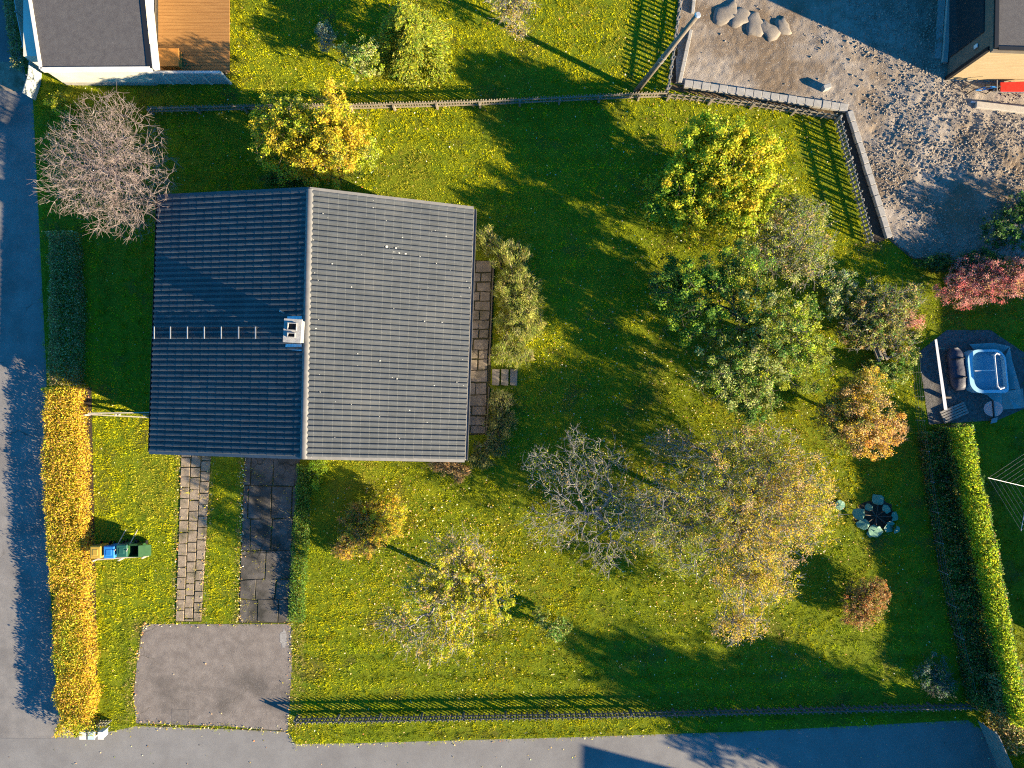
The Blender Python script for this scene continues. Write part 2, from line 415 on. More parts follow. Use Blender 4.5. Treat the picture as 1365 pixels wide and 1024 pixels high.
xs = np.arange(W(892, 0).x, W(1420, 0).x, 0.075); ys = np.arange(W(0, 355).y, W(0, -60).y, 0.075)
gx, gy = np.meshgrid(xs, ys, indexing='ij')
lotpoly = [tuple(W(*p)[:2]) for p in LOT]
ins = inpoly(gx, gy, lotpoly)
gz = lot_height(gx, gy)
keep = ins[:-1, :-1] & ins[1:, :-1] & ins[:-1, 1:] & ins[1:, 1:]
ii, jj = np.nonzero(keep); ny = len(ys)
V = np.stack([gx, gy, gz], -1).reshape(-1, 3)
Fq = np.stack([ii * ny + jj, (ii + 1) * ny + jj, (ii + 1) * ny + jj + 1, ii * ny + jj + 1], 1)
used, inv = np.unique(Fq, return_inverse=True)
me = bpy.data.meshes.new('building_lot'); me.from_pydata(V[used].tolist(), [], inv.reshape(-1, 4).tolist()); me.materials.append(M['lot'])
me.polygons.foreach_set('use_smooth', [True] * len(me.polygons))
o = bpy.data.objects.new('building_lot', me); COL.objects.link(o); tag(o, kind='structure')
sheet('lot_edge', LOT, 0.012, M['lot'])

# driveway pad and its patches
PAD = [(190, 836), (196, 832), (388, 832), (389, 890), (384, 975), (300, 968), (182, 964), (178, 930), (183, 880)]
pad = sheet('driveway_pad', PAD, 0.008, M['pad'])
p = MB().add([(W(*q).x, W(*q).y, .012) for q in [(229, 945), (252, 946), (252, 967), (229, 966)]], [(3, 2, 1, 0)]).build('patch', M['paver_dark'], pad)
p = MB()
sp = [(378 + 5 * math.cos(a) * (0.5 + .8 * random.random()), 852 + 15 * math.sin(a) * (0.6 + .6 * random.random())) for a in np.linspace(0, 2 * math.pi, 18)[:-1]]
p.add([(W(*q).x, W(*q).y, .012) for q in sp], [tuple(range(len(sp) - 1, -1, -1))]).build('stain', M['white_stain'], pad)
# seam between pad and street
seam = MB()
prev = None
for i in range(40):
    x = 186 + i * 5.0; y = 966.5 + i * .21 + random.uniform(-.8, .8)
    if prev: seam.bar(W(prev[0], prev[1], .004), W(x, y, .004), random.uniform(.02, .06), .018)
    prev = (x, y)
seam.build('seam', M['moss'], pad)

EXCL = [PAD]

# paver path: three columns of pavers
path = sheet('path', [(242, 600), (282, 600), (269, 829), (234, 829)], 0.006, M['moss'])
EXCL.append([(240, 600), (283, 600), (270, 830), (233, 830)])
for c in range(3):
    y = 600 - random.uniform(0, 8); row = 0
    while y < 826:
        ln = random.uniform(12.5, 16.5)
        y1 = min(y + ln, 828)
        f = lambda yy: (242 - 8 * (yy - 600) / 229, 282 - 13 * (yy - 600) / 229)
        q = []
        for (yy, s) in ((y + .6, 0), (y + .6, 1), (y1 - .6, 1), (y1 - .6, 0)):
            a, b = f(yy); w = (b - a) / 3
            q.append(W(a + w * (c + s) + (.75 if s == 0 else -.75) + random.uniform(-.35, .35), yy + random.uniform(-.5, .5)))
        MB().prism(q, -.02, .032 + random.uniform(-.008, .012)).build('paver', M['paver'], path, bevel=.008)
        y = y1

# slab driveway
drive = sheet('driveway', [(326, 600), (401, 600), (388, 831), (318, 831)], 0.006, M['moss'])
EXCL.append([(325, 600), (402, 600), (389, 832), (317, 832)])
rows = [600, 648, 691, 734, 772, 799, 829]
for r in range(6):
    y0, y1 = rows[r], rows[r + 1]
    f = lambda yy: (326 - 8 * (yy - 600) / 231, 401 - 13 * (yy - 600) / 231)
    cuts = [[0, .13, .53, .93, 1], [0, .10, .52, .90, 1], [0, .16, .55, .94, 1], [0, .47, 1], [0, .3, .68, 1], [0, .36, .74, 1]][r]
    for a, b in zip(cuts[:-1], cuts[1:]):
        q = []
        for (yy, s) in ((y0 + .7, a), (y0 + .7, b), (y1 - .7, b), (y1 - .7, a)):
            l, rr = f(yy)
            q.append(W(l + (rr - l) * s + (.7 if s == a else -.7) + random.uniform(-.9, .9), yy + random.uniform(-1.3, 1.3)))
        MB().prism(q, -.03, .034 + random.uniform(-.01, .01)).build('slab', M['slab'], drive, bevel=.01)

# patio of stones beside the house
PATIO = [(612, 346), (660, 348), (651, 580), (606, 580)]
patio = sheet('patio', PATIO, 0.006, M['moss']); EXCL.append(PATIO)
y = 347; r = 0
while y < 578:
    ln = random.uniform(12, 17); y1 = min(y + ln, 579)
    off = random.uniform(.25, .45) if r % 2 else random.uniform(.5, .68)
    f = lambda yy: (612 - 6 * (yy - 347) / 231, 656 - 9 * (yy - 347) / 231)
    cs = [0, off, 1] if random.random() < .75 else [0, .33, .68, 1]
    for a, b in zip(cs[:-1], cs[1:]):
        q = []
        for (yy, s) in ((y + .7, a), (y + .7, b), (y1 - .7, b), (y1 - .7, a)):
            l, rr = f(yy)
            q.append(W(l + (rr - l) * s + (.7 if s == a else -.7) + random.uniform(-.8, .8), yy + random.uniform(-.8, .8)))
        MB().prism(q, -.02, .04 + random.uniform(-.012, .015)).build('paving_stone', M['patio'], patio, bevel=.012)
    y = y1; r += 1
for (a, b) in (((658, 348), (652, 486)), ((652, 516), (648, 580))):
    MB().bar(W(*a, .06), W(*b, .06), .05, .14).build('edging_board', M['brown_board'], patio)

# flower beds / bare soil
def bed(name, pts, mat, z=.010):
    sheet(name, pts, z, M[mat]); EXCL.append(pts)


def blob(cx, cy, rx, ry, n=22, j=.2):
    return [(cx + rx * math.cos(a) * random.uniform(1 - j, 1 + j), cy + ry * math.sin(a) * random.uniform(1 - j, 1 + j)) for a in np.linspace(0, 2 * math.pi, n + 1)[:-1]]


sheet('soil_strip', [(884, 118), (897, 113), (1000, 128), (1127, 149), (1130, 160), (1112, 160), (1000, 140)], 0.011, M['brown_litter'])
EXCL.append([(884, 118), (897, 113), (1000, 128), (1127, 149), (1130, 160), (1112, 160), (1000, 140)])
bed('bed_soil', [(1118, 158), (1130, 152), (1182, 320), (1165, 325)], 'bed_soil', .012)
bed('fence_bed', [(893, 110), (906, 0), (924, 0), (903, 112)], 'bed_soil', .013)
bed('rhubarb_bed', blob(1166, 686, 27, 22), 'bed_soil')
bed('hedge_bed', [(104, 515), (122, 516), (128, 800), (130, 900), (112, 900), (108, 700)], 'bed_soil', .011)
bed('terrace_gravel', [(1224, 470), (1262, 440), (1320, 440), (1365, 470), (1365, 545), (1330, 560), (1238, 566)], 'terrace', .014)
EXCL.append(LOT)
HOUSE_FOOT = [(267, 300), (621, 313), (611, 592), (257, 583)]
EXCL.append(HOUSE_FOOT)
EXCL.append([(88, 114), (305, 114), (305, -40), (88, -40)])

# brick pavers of the side road far up
bp = sheet('paved_crossing', [(-60, 76), (26, 84), (40, 122), (-60, 118)], -0.045, M['paver'])

# ------------------------------------------------------------------ main house
hx = thing('house', 'bungalow with dark grey tiled gable roof and a chimney near its ridge', 'house', W(415, 430))
ZE, ZR = 2.8, 4.84
eLt, eLb = W(211, 262, ZE), W(200, 603, ZE)
eRt, eRb = W(631, 278, ZE), W(619, 614, ZE)
rt, rb = W(413, 252, ZR), W(404.5, 610, ZR)


def roof_slope(name, r0, r1, e0, e1, nw, nc, parent):
    n = ((e0 - r0).cross(r1 - r0)).normalized()
    if n.z < 0: n = -n
    spw = 16
    vv = np.linspace(0, 1, nw * spw + 1)
    ph = (np.arange(nw * spw + 1) % spw) / spw
    tz = np.clip(np.minimum((ph - .06) / .30, (.98 - ph) / .36), 0, 1)
    prof = 0.072 * tz * tz * (3 - 2 * tz)
    verts, faces = [], []
    row = len(vv)
    jit = np.random.default_rng(3).normal(0, .0025, (nc, nw))
    for c in range(nc):
        for (u, o) in ((c / nc, 0.0), ((c + .94) / nc, .009), ((c + .99) / nc, .005)):
            a = np.array(r0) * (1 - u) + np.array(e0) * u
            b = np.array(r1) * (1 - u) + np.array(e1) * u
            P = a[None] * (1 - vv[:, None]) + b[None] * vv[:, None]
            k = np.minimum((np.arange(row) // spw), nw - 1)
            P = P + np.array(n)[None] * (prof + o + jit[c, k])[:, None]
            verts += P.tolist()
    for c in range(3 * nc - 1):
        for i in range(row - 1):
            q = (c * row + i, c * row + i + 1, (c + 1) * row + i + 1, (c + 1) * row + i)
            faces.append(q)
    o = MB().add(verts, faces).build(name, M['roof'], parent)
    o.data.polygons.foreach_set('use_smooth', [False] * len(o.data.polygons))
    tag(o, kind='stuff')
    return n


nL = roof_slope('roof_tiles', rt, rb, eLt, eLb, 48, 18, hx)
nR = roof_slope('roof_tiles', rt, rb, eRt, eRb, 48, 18, hx)
# roof deck under the tiles
for (a, b, c, d, n) in ((rt, rb, eLb, eLt, nL), (rt, rb, eRb, eRt, nR)):
    q = [p_ - n * .02 for p_ in (a, b, c, d)]; q2 = [p_ - n * .16 for p_ in (a, b, c, d)]
    MB().hexa(q2, q).build('roof_deck', M['brown_board'], hx)
# ridge caps
nrc = 30
for i in range(nrc):
    a = rt.lerp(rb, i / nrc + .0008); b = rt.lerp(rb, (i + 1) / nrc + .004)
    mb = MB(); up = Vector((0, 0, 1)); sd = Vector((1, 0, 0)); K = 6
    ring = []
    for (c, rr) in ((a, .125), (b, .135)):
        ring += [c + sd * rr * math.cos(t) * 1.15 + up * (rr * math.sin(t) * .75 - .015) for t in np.linspace(math.pi, 0, K + 1)]
    mb.add(ring, [(k, k + 1, K + 2 + k, K + 1 + k) for k in range(K)])
    mb.build('ridge_cap', M['roof_trim'], hx, smooth=True)
# verge boards along the gables
for (a, b, n, m_) in ((rt, eLt, nL, 'roof'), (rt, eRt, nR, 'roof_trim'), (rb, eLb, nL, 'roof_trim'), (rb, eRb, nR, 'roof_trim')):
    MB().bar(a - n * .02, b - n * .005, .14, .12, up=n).build('verge_board', M[m_], hx)
# gutters
for (a, b, sx) in ((eLt, eLb, -1), (eRt, eRb, 1)):
    mb = MB(); K = 6
    ring = []
    for c in (a, b):
        c = c + Vector((sx * .075, 0, -.09))
        ring += [c + Vector((math.cos(t) * .065, 0, math.sin(t) * .065)) for t in np.linspace(math.pi, 2 * math.pi, K + 1)]
        ring += [c + Vector((math.cos(t) * .055, 0, math.sin(t) * .055 + .004)) for t in np.linspace(2 * math.pi, math.pi, K + 1)]
    k2 = 2 * (K + 1)
    mb.add(ring, [(k, (k + 1) % k2, k2 + (k + 1) % k2, k2 + k) for k in range(k2)])
    mb.build('gutter', M['black'] if sx < 0 else M['roof_trim'], hx, smooth=True)
# walls
wl = [W(*p_) for p_ in HOUSE_FOOT]   # TL, TR, BR, BL
def lift(p_, z): return Vector((p_.x, p_.y, z))
def slope_z(pt):
    # underside height of the roof over a plan point
    def pl(a, n): return a.z - ((pt.x - a.x) * n.x + (pt.y - a.y) * n.y) / n.z
    return min(pl(rt, nL), pl(rt, nR)) - .2
TL, TR, BR, BL = wl
def ridge_on(a, b):
    best = max(np.linspace(0, 1, 101), key=lambda t: slope_z(a.lerp(b, t)))
    q = a.lerp(b, best); return q
for (a, b) in ((TL, TR), (BR, BL)):
    m_ = ridge_on(a, b)
    mb = MB()
    inn = (Vector((-(b - a).y, (b - a).x, 0)).normalized()) * .2
    inn = inn if inn.dot(W(415, 430) - a) > 0 else -inn
    out = [lift(a, -.1), lift(b, -.1), lift(b, slope_z(b)), lift(m_, slope_z(m_)), lift(a, slope_z(a))]
    inr = [q + inn for q in out]
    mb.add(out + inr, [(0, 1, 2, 3, 4), (9, 8, 7, 6, 5)] + [(i, (i + 1) % 5, 5 + (i + 1) % 5, 5 + i) for i in range(5)])
    mb.build('gable_wall', M['wall_plaster'], hx)
for (a, b) in ((TL, BL), (TR, BR)):
    d = (b - a).normalized() * .21
    z = min(slope_z(a), slope_z(b)) - .01
    mb = MB().bar(lift(a + d, z / 2 - .05), lift(b - d, z / 2 - .05), .2, z + .1)
    mb.build('side_wall', M['wall_plaster'], hx)
    for t in (.2, .5, .8):
        c = a.lerp(b, t); s = 1 if a is TR else -1
        dd = (b - a).normalized()
        w = MB().bar(lift(c - dd * .55, 1.5) + Vector((s * .12, 0, 0)), lift(c + dd * .55, 1.5) + Vector((s * .12, 0, 0)), .06, 1.1).build('window', M['white_paint'], hx)
        MB().bar(lift(c - dd * .46, 1.5) + Vector((s * .14, 0, 0)), lift(c + dd * .46, 1.5) + Vector((s * .14, 0, 0)), .05, .92).build('pane', M['glass'], w)
dd = (BR - BL).normalized(); so = Vector((-dd.y, dd.x, 0)); so = so if so.y < 0 else -so
for t in (.14, .34, .62, .84):
    c = BL.lerp(BR, t) + so * .02
    w = MB().bar(lift(c - dd * .6, 1.4), lift(c + dd * .6, 1.4), .08, 1.2).build('window', M['white_paint'], hx)
    MB().bar(lift(c - dd * .5, 1.4) + so * .025, lift(c + dd * .5, 1.4) + so * .025, .06, 1.0).build('pane', M['glass'], w)
# chimney
cz = 5.4
ct = [W(379, 424.5, cz), W(402.5, 426, cz), W(400.5, 458, cz), W(377, 456, cz)]
cb = [Vector((q.x, q.y, 3.9)) for q in ct]
ch = MB()
cc = sum(ct, Vector()) / 4
def sc_in(q, k, z): v = cc + (q - cc) * k; return Vector((v.x, v.y, z))
ch.hexa([sc_in(q, .9, 3.9) for q in reversed(ct)], [sc_in(q, .9, cz - .1) for q in reversed(ct)])
chim = ch.build('chimney', M['concrete'], hx)
ux = (ct[1] - ct[0]); uy = (ct[3] - ct[0])
def CP(u, v, z): q = ct[0] + ux * u + uy * v; return Vector((q.x, q.y, z))
def crect(u0, v0, u1, v1, z0, z1):
    return MB().hexa([CP(u0, v1, z0), CP(u1, v1, z0), CP(u1, v0, z0), CP(u0, v0, z0)], [CP(u0, v1, z1), CP(u1, v1, z1), CP(u1, v0, z1), CP(u0, v0, z1)])
hu = [(.26, .72, .20, .46), (.28, .66, .62, .76)]   # two flue openings (u0,u1,v0,v1)
capm = MB()
for (u0, v0, u1, v1) in ((0, 0, 1, .20), (0, .46, 1, .62), (0, .76, 1, 1), (0, .20, .26, .46), (.72, .20, 1, .46), (0, .62, .28, .76), (.66, .62, 1, .76)):
    b_ = crect(u0, v0, u1, v1, cz - .1, cz); capm.add(b_.v, b_.f)
capm.build('chimney_cap', M['concrete'], chim)
for (u0, u1, v0, v1) in hu:
    f_ = MB()
    for (a0, b0, a1, b1) in ((u0 - .03, v0 - .03, u1 + .03, v0), (u0 - .03, v1, u1 + .03, v1 + .03), (u0 - .03, v0, u0, v1), (u1, v0, u1 + .03, v1)):
        b_ = crect(a0, b0, a1, b1, cz + .002, cz + .07); f_.add(b_.v, b_.f)
    b_ = crect(u0, v0, u1, v1, cz - .09, cz - .085); 
    f_.build('flue_collar', M['concrete'], chim)
    b_.build('flue_opening', M['black'], chim)
# flashing on the slope round the chimney
def onL(px, py, off=.06):
    """a point of the western slope seen at survey place px,py"""
    o_ = Vector((0, 0, H)); d_ = (W(px, py) - o_).normalized()
    t_ = (rt - o_).dot(nL) / d_.dot(nL)
    return o_ + d_ * t_ + nL * off
for q in ([(383, 452), (404, 453), (403, 468), (381, 466)], [(384, 420), (404, 421), (404, 428), (384, 427)]):
    pts = [onL(*a) for a in q]
    MB().hexa([a - nL * .05 for a in reversed(pts)], list(reversed(pts))).build('flashing', M['flashing'], hx)
# roof ladder and a stub vent
lad = MB()
for yy in (438, 449.5):
    lad.bar(onL(207, yy, .10), onL(345, yy, .10), .03, .03, up=nL)
ladder = lad.build('roof_ladder', M['black'], hx)
for i, x in enumerate((209, 230.5, 253, 275.5, 298, 321, 343.5)):
    MB().bar(onL(x, 436, .145), onL(x, 452 if i < 6 else 452, .145), .04, .03, up=nL).build('rung', M['steel'], ladder)
MB().tube(onL(380, 418, -.05), onL(380, 416, .35), .03).build('vent_pipe', M['zinc'], hx)
# lichen and droppings on the sunny slope
lich = []
for k in range(120):
    u = random.random(); v = random.random()
    s = random.uniform(.010, .026)
    if k < 16: u, v, s = random.gauss(.50, .05), random.gauss(.20, .02), random.uniform(.02, .05)
    c = rt.lerp(rb, v).lerp(eRt.lerp(eRb, v), u) + nR * .052
    t1 = Vector((0, 1, 0)); t1 = (t1 - nR * t1.dot(nR)).normalized(); t2 = nR.cross(t1)
    n_ = 7
    lich.append([c + t1 * s * math.cos(a) * random.uniform(.5, 1.2) + t2 * s * 1.4 * math.sin(a) * random.uniform(.5, 1.2) for a in np.linspace(0, 2 * math.pi, n_ + 1)[:-1]])
V_ = np.array([[list(p_) for p_ in r_] for r_ in lich])
tag(np_mesh('lichen', V_, 7, M['lichen'], hx), kind='stuff')

# wooden steps between the patio and the garden
st = thing('garden_steps', 'three grey plank steps leading from the patio into the shrubs', 'steps', W(673, 502))
for i, x in enumerate((661, 673, 685)):
    q = [W(x - 4.8, 492), W(x + 4.8, 492.5), W(x + 4.3, 514), W(x - 5.2, 513.5)]
    MB().prism(q, 0.0, .16 - .045 * i).build('tread', M['old_wood'], st, bevel=.01)
EXCL.append([(655, 490), (692, 490), (692, 515), (655, 515)])

# ------------------------------------------------------------------ house in the north-west corner
h2 = thing('neighbour_house', 'white house with flat dark felt roof beside a wooden deck', 'house', W(150, 60))
z2 = 2.9
MB().prism(PP([(88, 113), (211, 113), (211, -120), (88, -120)]), -.05, z2 - .1).build('wall', M['cream_wall'], h2)
MB().prism([W(90, 114).xy, W(209, 114).xy, W(209, 110).xy, W(90, 110).xy], -.04, .25).build('plinth', M['block'], h2)
R2 = [W(56, 93, z2), W(201, 92, z2), W(176, -150, z2), W(18, -150, z2)]
MB().prism(R2, z2 - .099, z2 + .05).build('roof', M['felt'], h2)
for (a, b) in ((R2[3], R2[0]), (R2[0], R2[1])):
    MB().bar(lift(a, z2 - .02), lift(b, z2 - .02), .12, .24).build('fascia', M['white_paint'], h2)
MB().bar(lift(R2[1], z2 - .03) + Vector((.22, 0, 0)), lift(R2[2], z2 - .03) + Vector((.22, 0, 0)), .22, .2).build('fascia', M['white_paint'], h2)
MB().bar(lift(R2[1], z2 + .06) + Vector((-.02, 0, 0)), lift(R2[2], z2 + .06) + Vector((-.02, 0, 0)), .2, .03).build('roof_edge', M['black'], h2)
dk = thing('timber_deck', 'orange brown timber deck with a railing beside the white house', 'deck', W(258, 50))
zd = .45
y = 96.5
while y > -20:
    MB().prism([W(211, y, zd), W(306, y, zd), W(306, y - 4.1, zd), W(211, y - 4.1, zd)], zd - .03, zd + random.uniform(0, .006)).build('plank', M['deck'], dk)
    y -= 4.45
MB().prism(PP([(213, 100), (303, 100), (303, -20), (213, -20)]), 0, zd - .035).build('frame', M['brown_board'], dk)
for i in range(4):
    x0, x1 = 206 + i * 25.5, 206 + (i + 1) * 25.5
    MB().bar(lift(W(x0 + 1, 112), .55), lift(W(x1 - 1, 112), .55), .04, 1.05).build('railing_panel', M['pale_panel'], dk)
    MB().box(lift(W(x1, 112), .6), (.09, .09, 1.2)).build('post', M['white_paint'], dk)
MB().box(lift(W(206, 112), .6), (.09, .09, 1.2)).build('post', M['white_paint'], dk)
MB().bar(lift(W(206, 112), 1.22), lift(W(308, 112), 1.22), .1, .04).build('handrail', M['white_paint'], dk)
bx = thing('wooden_box', 'orange wooden storage box standing on the deck', 'box', W(225, 78, zd + .005))
MB().prism(PP([(213, 88), (238, 88), (238, 66), (213, 66)], zd + .35), zd + .006, zd + .5).build('body', M['orange_wood'], bx)
MB().prism(PP([(211.5, 89), (239, 89), (239, 65), (211.5, 65)], zd + .5), zd + .5, zd + .55).build('lid', M['orange_wood'], bx, bevel=.01)
pf = thing('panel_fence', 'pale translucent panel fence curving beside the road and white house', 'fence', W(46, 100))
pp = [(33, -10), (39, 30), (48, 75), (56, 92), (54, 112), (47, 134)]
for a, b in zip(pp[:-1], pp[1:]):
    MB().bar(lift(W(*a), .42), lift(W(*b), .42), .03, .84).build('panel', M['pale_panel'], pf)
    MB().tube(lift(W(*a), 0), lift(W(*a), .95), .025).build('post', M['steel'], pf)

# ------------------------------------------------------------------ house in the north-east corner
h3 = thing('timber_house', 'new flat-roofed timber house with tan boarded wall beside the gravel lot', 'house', W(1330, 50))
z3 = 3.3
a3 = W(1260, 107)
MB().prism([(a3.x, a3.y), (40, a3.y - .6), (40, 36), (a3.x + .35, 36)], 0, z3 - .25).build('wall', M['brown_board'], h3)
yb = .12; k = 0
for k in range(22):   # south boards
    zz = .25 + k * .13
    MB().bar((a3.x + .02, a3.y - .035, zz), (36, a3.y - .035 - .5, zz), .03, .118).build('siding_board', M['tan_wood'], h3)
MB().bar((a3.x - .03, a3.y - .03, .06), (36, a3.y - .55, .06), .08, .22).build('plinth', M['block'], h3)
# dark opening on the west side with its frame
MB().bar((a3.x - .01, a3.y + .9, 1.5), (a3.x + .1, 30, 1.5), .06, 2.3).build('window_band', M['glass'], h3)
MB().box((a3.x - .02, a3.y + .02, 1.55), (.16, .16, 2.9)).build('corner_board', M['black'], h3)
rr3 = W(1334, 60, z3)
MB().prism([(a3.x - .05, a3.y - .2), (40, a3.y - .8), (40, 36), (a3.x + .28, 36)], z3 - .249, z3 - .05).build('roof', M['brown_board'], h3)
MB().prism([(a3.x + .10, a3.y - .05), (39.8, a3.y - .65), (39.8, 36), (a3.x + .43, 36)], z3 - .049, z3 + .0).build('roof_felt', M['felt'], h3)
MB().bar((a3.x + .03, a3.y - .12, z3 + .03), (a3.x + .36, 36, z3 + .03), .16, .06).build('roof_edge', M['black'], h3)
MB().bar((a3.x + .12, a3.y - .13, z3 + .03), (39.9, a3.y - .72, z3 + .03), .14, .06).build('roof_edge', M['black'], h3)
MB().box((a3.x - .06, a3.y + .5, 2.2), (.04, .16, .22)).build('wall_lamp', M['white_plastic'], h3)
for (x0, x1, zz) in ((1255, 1262, .09), (1264, 1272, .06)):
    pass
lg = thing('concrete_ledge', 'pale concrete ledge along the shaded wall of the timber house', 'ledge', W(1258, 40))
MB().prism(PP([(1243, 80), (1251, 80), (1262, -60), (1252, -60)]), 0.02, .16).build('lower_step', M['block'], lg)
MB().prism(PP([(1252, 86), (1258, 87), (1268, -60), (1263, -60)]), 0.02, .3).build('upper_step', M['block'], lg)
# odds and ends by the tan wall
def heap(name, label, cat, px, py, parts):
    t = thing(name, label, cat, W(px, py)); parts(t); return t
def p_(t):
    mb = MB(); c = W(1338, 122)
    mb.hexa([c + Vector(v) for v in ((-.35, -.12, .25), (.35, -.14, .25), (.35, .14, .25), (-.35, .12, .25))], [c + Vector(v) for v in ((-.55, -.22, .52), (.6, -.25, .55), (.6, .25, .55), (-.55, .22, .52))])
    mb.build('tray', M['red_plastic'], t, bevel=.03)
    MB().tube(c + Vector((-.6, -.05, .2)), c + Vector((-.6, .05, .2)), .2, n=14).build('wheel', M['plastic_black'], t)
    for s in (-1, 1):
        MB().tube(c + Vector((-.6, s * .12, .22)), c + Vector((1.2, s * .3, .6)), .02).build('handle', M['steel'], t)
        MB().tube(c + Vector((.5, s * .22, .32)), c + Vector((.55, s * .24, .03)), .02).build('leg', M['steel'], t)
heap('wheelbarrow', 'bright red wheelbarrow parked against the tan boarded wall', 'wheelbarrow', 1338, 122, p_)
def p_(t):
    c = W(1306, 124)
    for s in (-.42, .42):
        mb = MB(); n_ = 20
        for i in range(n_):
            a, b = 2 * math.pi * i / n_, 2 * math.pi * (i + 1) / n_
            mb.tube(c + Vector((s + .28 * math.cos(a), .12 * math.cos(a), .32 + .28 * math.sin(a))), c + Vector((s + .28 * math.cos(b), .12 * math.cos(b), .32 + .28 * math.sin(b))), .022, n=5, cap=False)
        mb.build('wheel', M['plastic_black'], t)
    fr = MB()
    for (a, b) in (((-.42, 0, .32), (-.1, 0, .3)), ((-.1, 0, .3), (.3, .0, .65)), ((-.42, 0, .32), (-.15, 0, .72)), ((-.15, 0, .72), (.3, 0, .65)), ((-.1, 0, .3), (-.17, 0, .75)), ((.42, 0, .32), (.28, 0, .75))):
        fr.tube(c + Vector(a), c + Vector(b), .025, n=6)
    fr.build('frame', M['plastic_blue'], t)
    MB().box(c + Vector((-.18, 0, .78)), (.24, .12, .06)).build('saddle', M['plastic_black'], t, bevel=.02)
    MB().tube(c + Vector((.26, -.26, .78)), c + Vector((.26, .26, .78)), .02).build('handlebar', M['steel'], t)
heap('bicycle', 'small blue bicycle leaning beside the red wheelbarrow', 'bicycle', 1306, 124, p_)
for (name, lab, px0, py0, px1, py1, w_, h_, mt) in (
        ('timber_beam', 'long pale timber beam lying on gravel below the red wheelbarrow', 1300, 140, 1400, 152, .3, .2, 'pale_wood'),
        ('plastic_pipe', 'white plastic pipe lying along the pale timber beam', 1294, 136, 1370, 144, .1, .1, 'white_plastic')):
    t = MB().bar(W(px0, py0, h_ / 2 + .12), W(px1, py1, h_ / 2 + .12), w_, h_)
    tag(t.build(name, M[mt], None, W(px0, py0, .1), bevel=.015), lab, 'timber' if 'timber' in name else 'pipe')
t = MB().bar(W(1285, 118, .12), W(1304, 106, .55), .06, .05)
tag(t.build('plank_offcut', M['old_wood'], None, W(1285, 118, .1)), 'thin weathered plank leaning against the tan wall', 'plank')

# concrete block kerb round the lot
kb = thing('block_kerb', 'pale concrete block kerb edging the gravel lot', 'kerb', W(1010, 125))
def blocks(a, b, parent, L=.40, w=.34, h=.2, z=.0, mat='block'):
    a, b = W(*a), W(*b); n_ = max(1, int((b - a).length / L)); d = (b - a) / n_
    for i in range(n_):
        q0 = a + d * i + d.normalized() * .008; q1 = a + d * (i + 1) - d.normalized() * .008
        j = random.uniform(-.012, .012)
        mb = MB().bar(Vector((q0.x, q0.y, z + h / 2 + j)), Vector((q1.x, q1.y, z + h / 2 + j)), w + random.uniform(-.02, .02), h)
        mb.build('block', M[mat], parent, bevel=.015)
blocks((911, 113), (1128, 146), kb)
blocks((1130, 150), (1183, 318), kb, L=.5, w=.26, h=.22)
blocks((905, 112), (920, 42), kb, L=.5, w=.16)
blocks((922, 20), (928, -40), kb, L=.5, w=.16)

# ------------------------------------------------------------------ fences
def fence(label, pts, h, spacing, mat, alt=False, pw=.055, post_every=2.0, name='picket_fence', rail_side=-1):
    t = thing(name, label, 'fence', W(*pts[0]))
    me = None
    total = 0
    for a, b in zip(pts[:-1], pts[1:]):
        A, B = W(*a), W(*b); d = (B - A); ln = d.length; d.normalize(); nrm = Vector((-d.y, d.x, 0))
        for z in (h * .3, h * .8):
            MB().bar(A + nrm * rail_side * .03 + Vector((0, 0, z)), B + nrm * rail_side * .03 + Vector((0, 0, z)), .04, .07).build('rail', mat, t)
        np_ = max(1, int(round(ln / post_every)))
        for i in range(np_):
            q = A + d * (ln * i / np_) + nrm * rail_side * .1
            MB().box(q + Vector((0, 0, h * .42)), (.09, .09, h * .84), math.atan2(d.y, d.x)).build('post', mat, t)
        n_ = int(ln / spacing)
        for i in range(n_):
            side = (1 if i % 2 else -1) if alt else 1
            off = nrm * (rail_side * .03 + side * .032) if alt else nrm * (rail_side * -.005)
            q = A + d * ((i + .5) * ln / n_) + off
            if me is None:
                mb = MB(); w = pw / 2
                prof = [(-w, 0), (w, 0), (w, h - .04), (0, h), (-w, h - .04)]
                vs = [(x, -.01, z) for x, z in prof] + [(x, .01, z) for x, z in prof]
                mb.add(vs, [(0, 1, 2, 3, 4), (9, 8, 7, 6, 5)] + [(i_, 5 + i_, 5 + (i_ + 1) % 5, (i_ + 1) % 5) for i_ in range(5)])
                me = bpy.data.meshes.new('picket'); me.from_pydata(mb.v, [], mb.f); me.materials.append(mat)
            o_ = bpy.data.objects.new('picket', me); COL.objects.link(o_); o_.parent = t
            o_.location = q - ORIGIN[t.name] + Vector((0, 0, .03 + random.uniform(-.012, .012)))
            o_.rotation_euler = (random.uniform(-.03, .03), random.uniform(-.03, .03), math.atan2(d.y, d.x))
    return t


fence('weathered brown picket fence between the garden and the northern lawn', [(205, 150), (330, 147), (470, 146), (640, 141), (850, 131), (888, 130)], .66, .125, M['fence_wood'])
fence('short picket fence below the soil strip and the block kerb', [(889, 131), (1000, 142), (1110, 159)], .62, .16, M['fence_wood'], alt=True)
fence('picket fence with wide gaps running beside the long narrow kerb and dark soil', [(1111, 162), (1154, 326)], .72, .2, M['fence_grey'], alt=True, pw=.10, rail_side=1)
fence('picket fence with wide gaps running behind the leaning utility pole', [(889, 126), (897, 70), (908, -10)], .72, .2, M['fence_grey'], alt=True, pw=.10, rail_side=1)
fence('long dark picket fence between the lawn and the street', [(397, 957), (840, 949), (1292, 938)], .62, .125, M['fence_dark'], alt=True, pw=.07, rail_side=1)

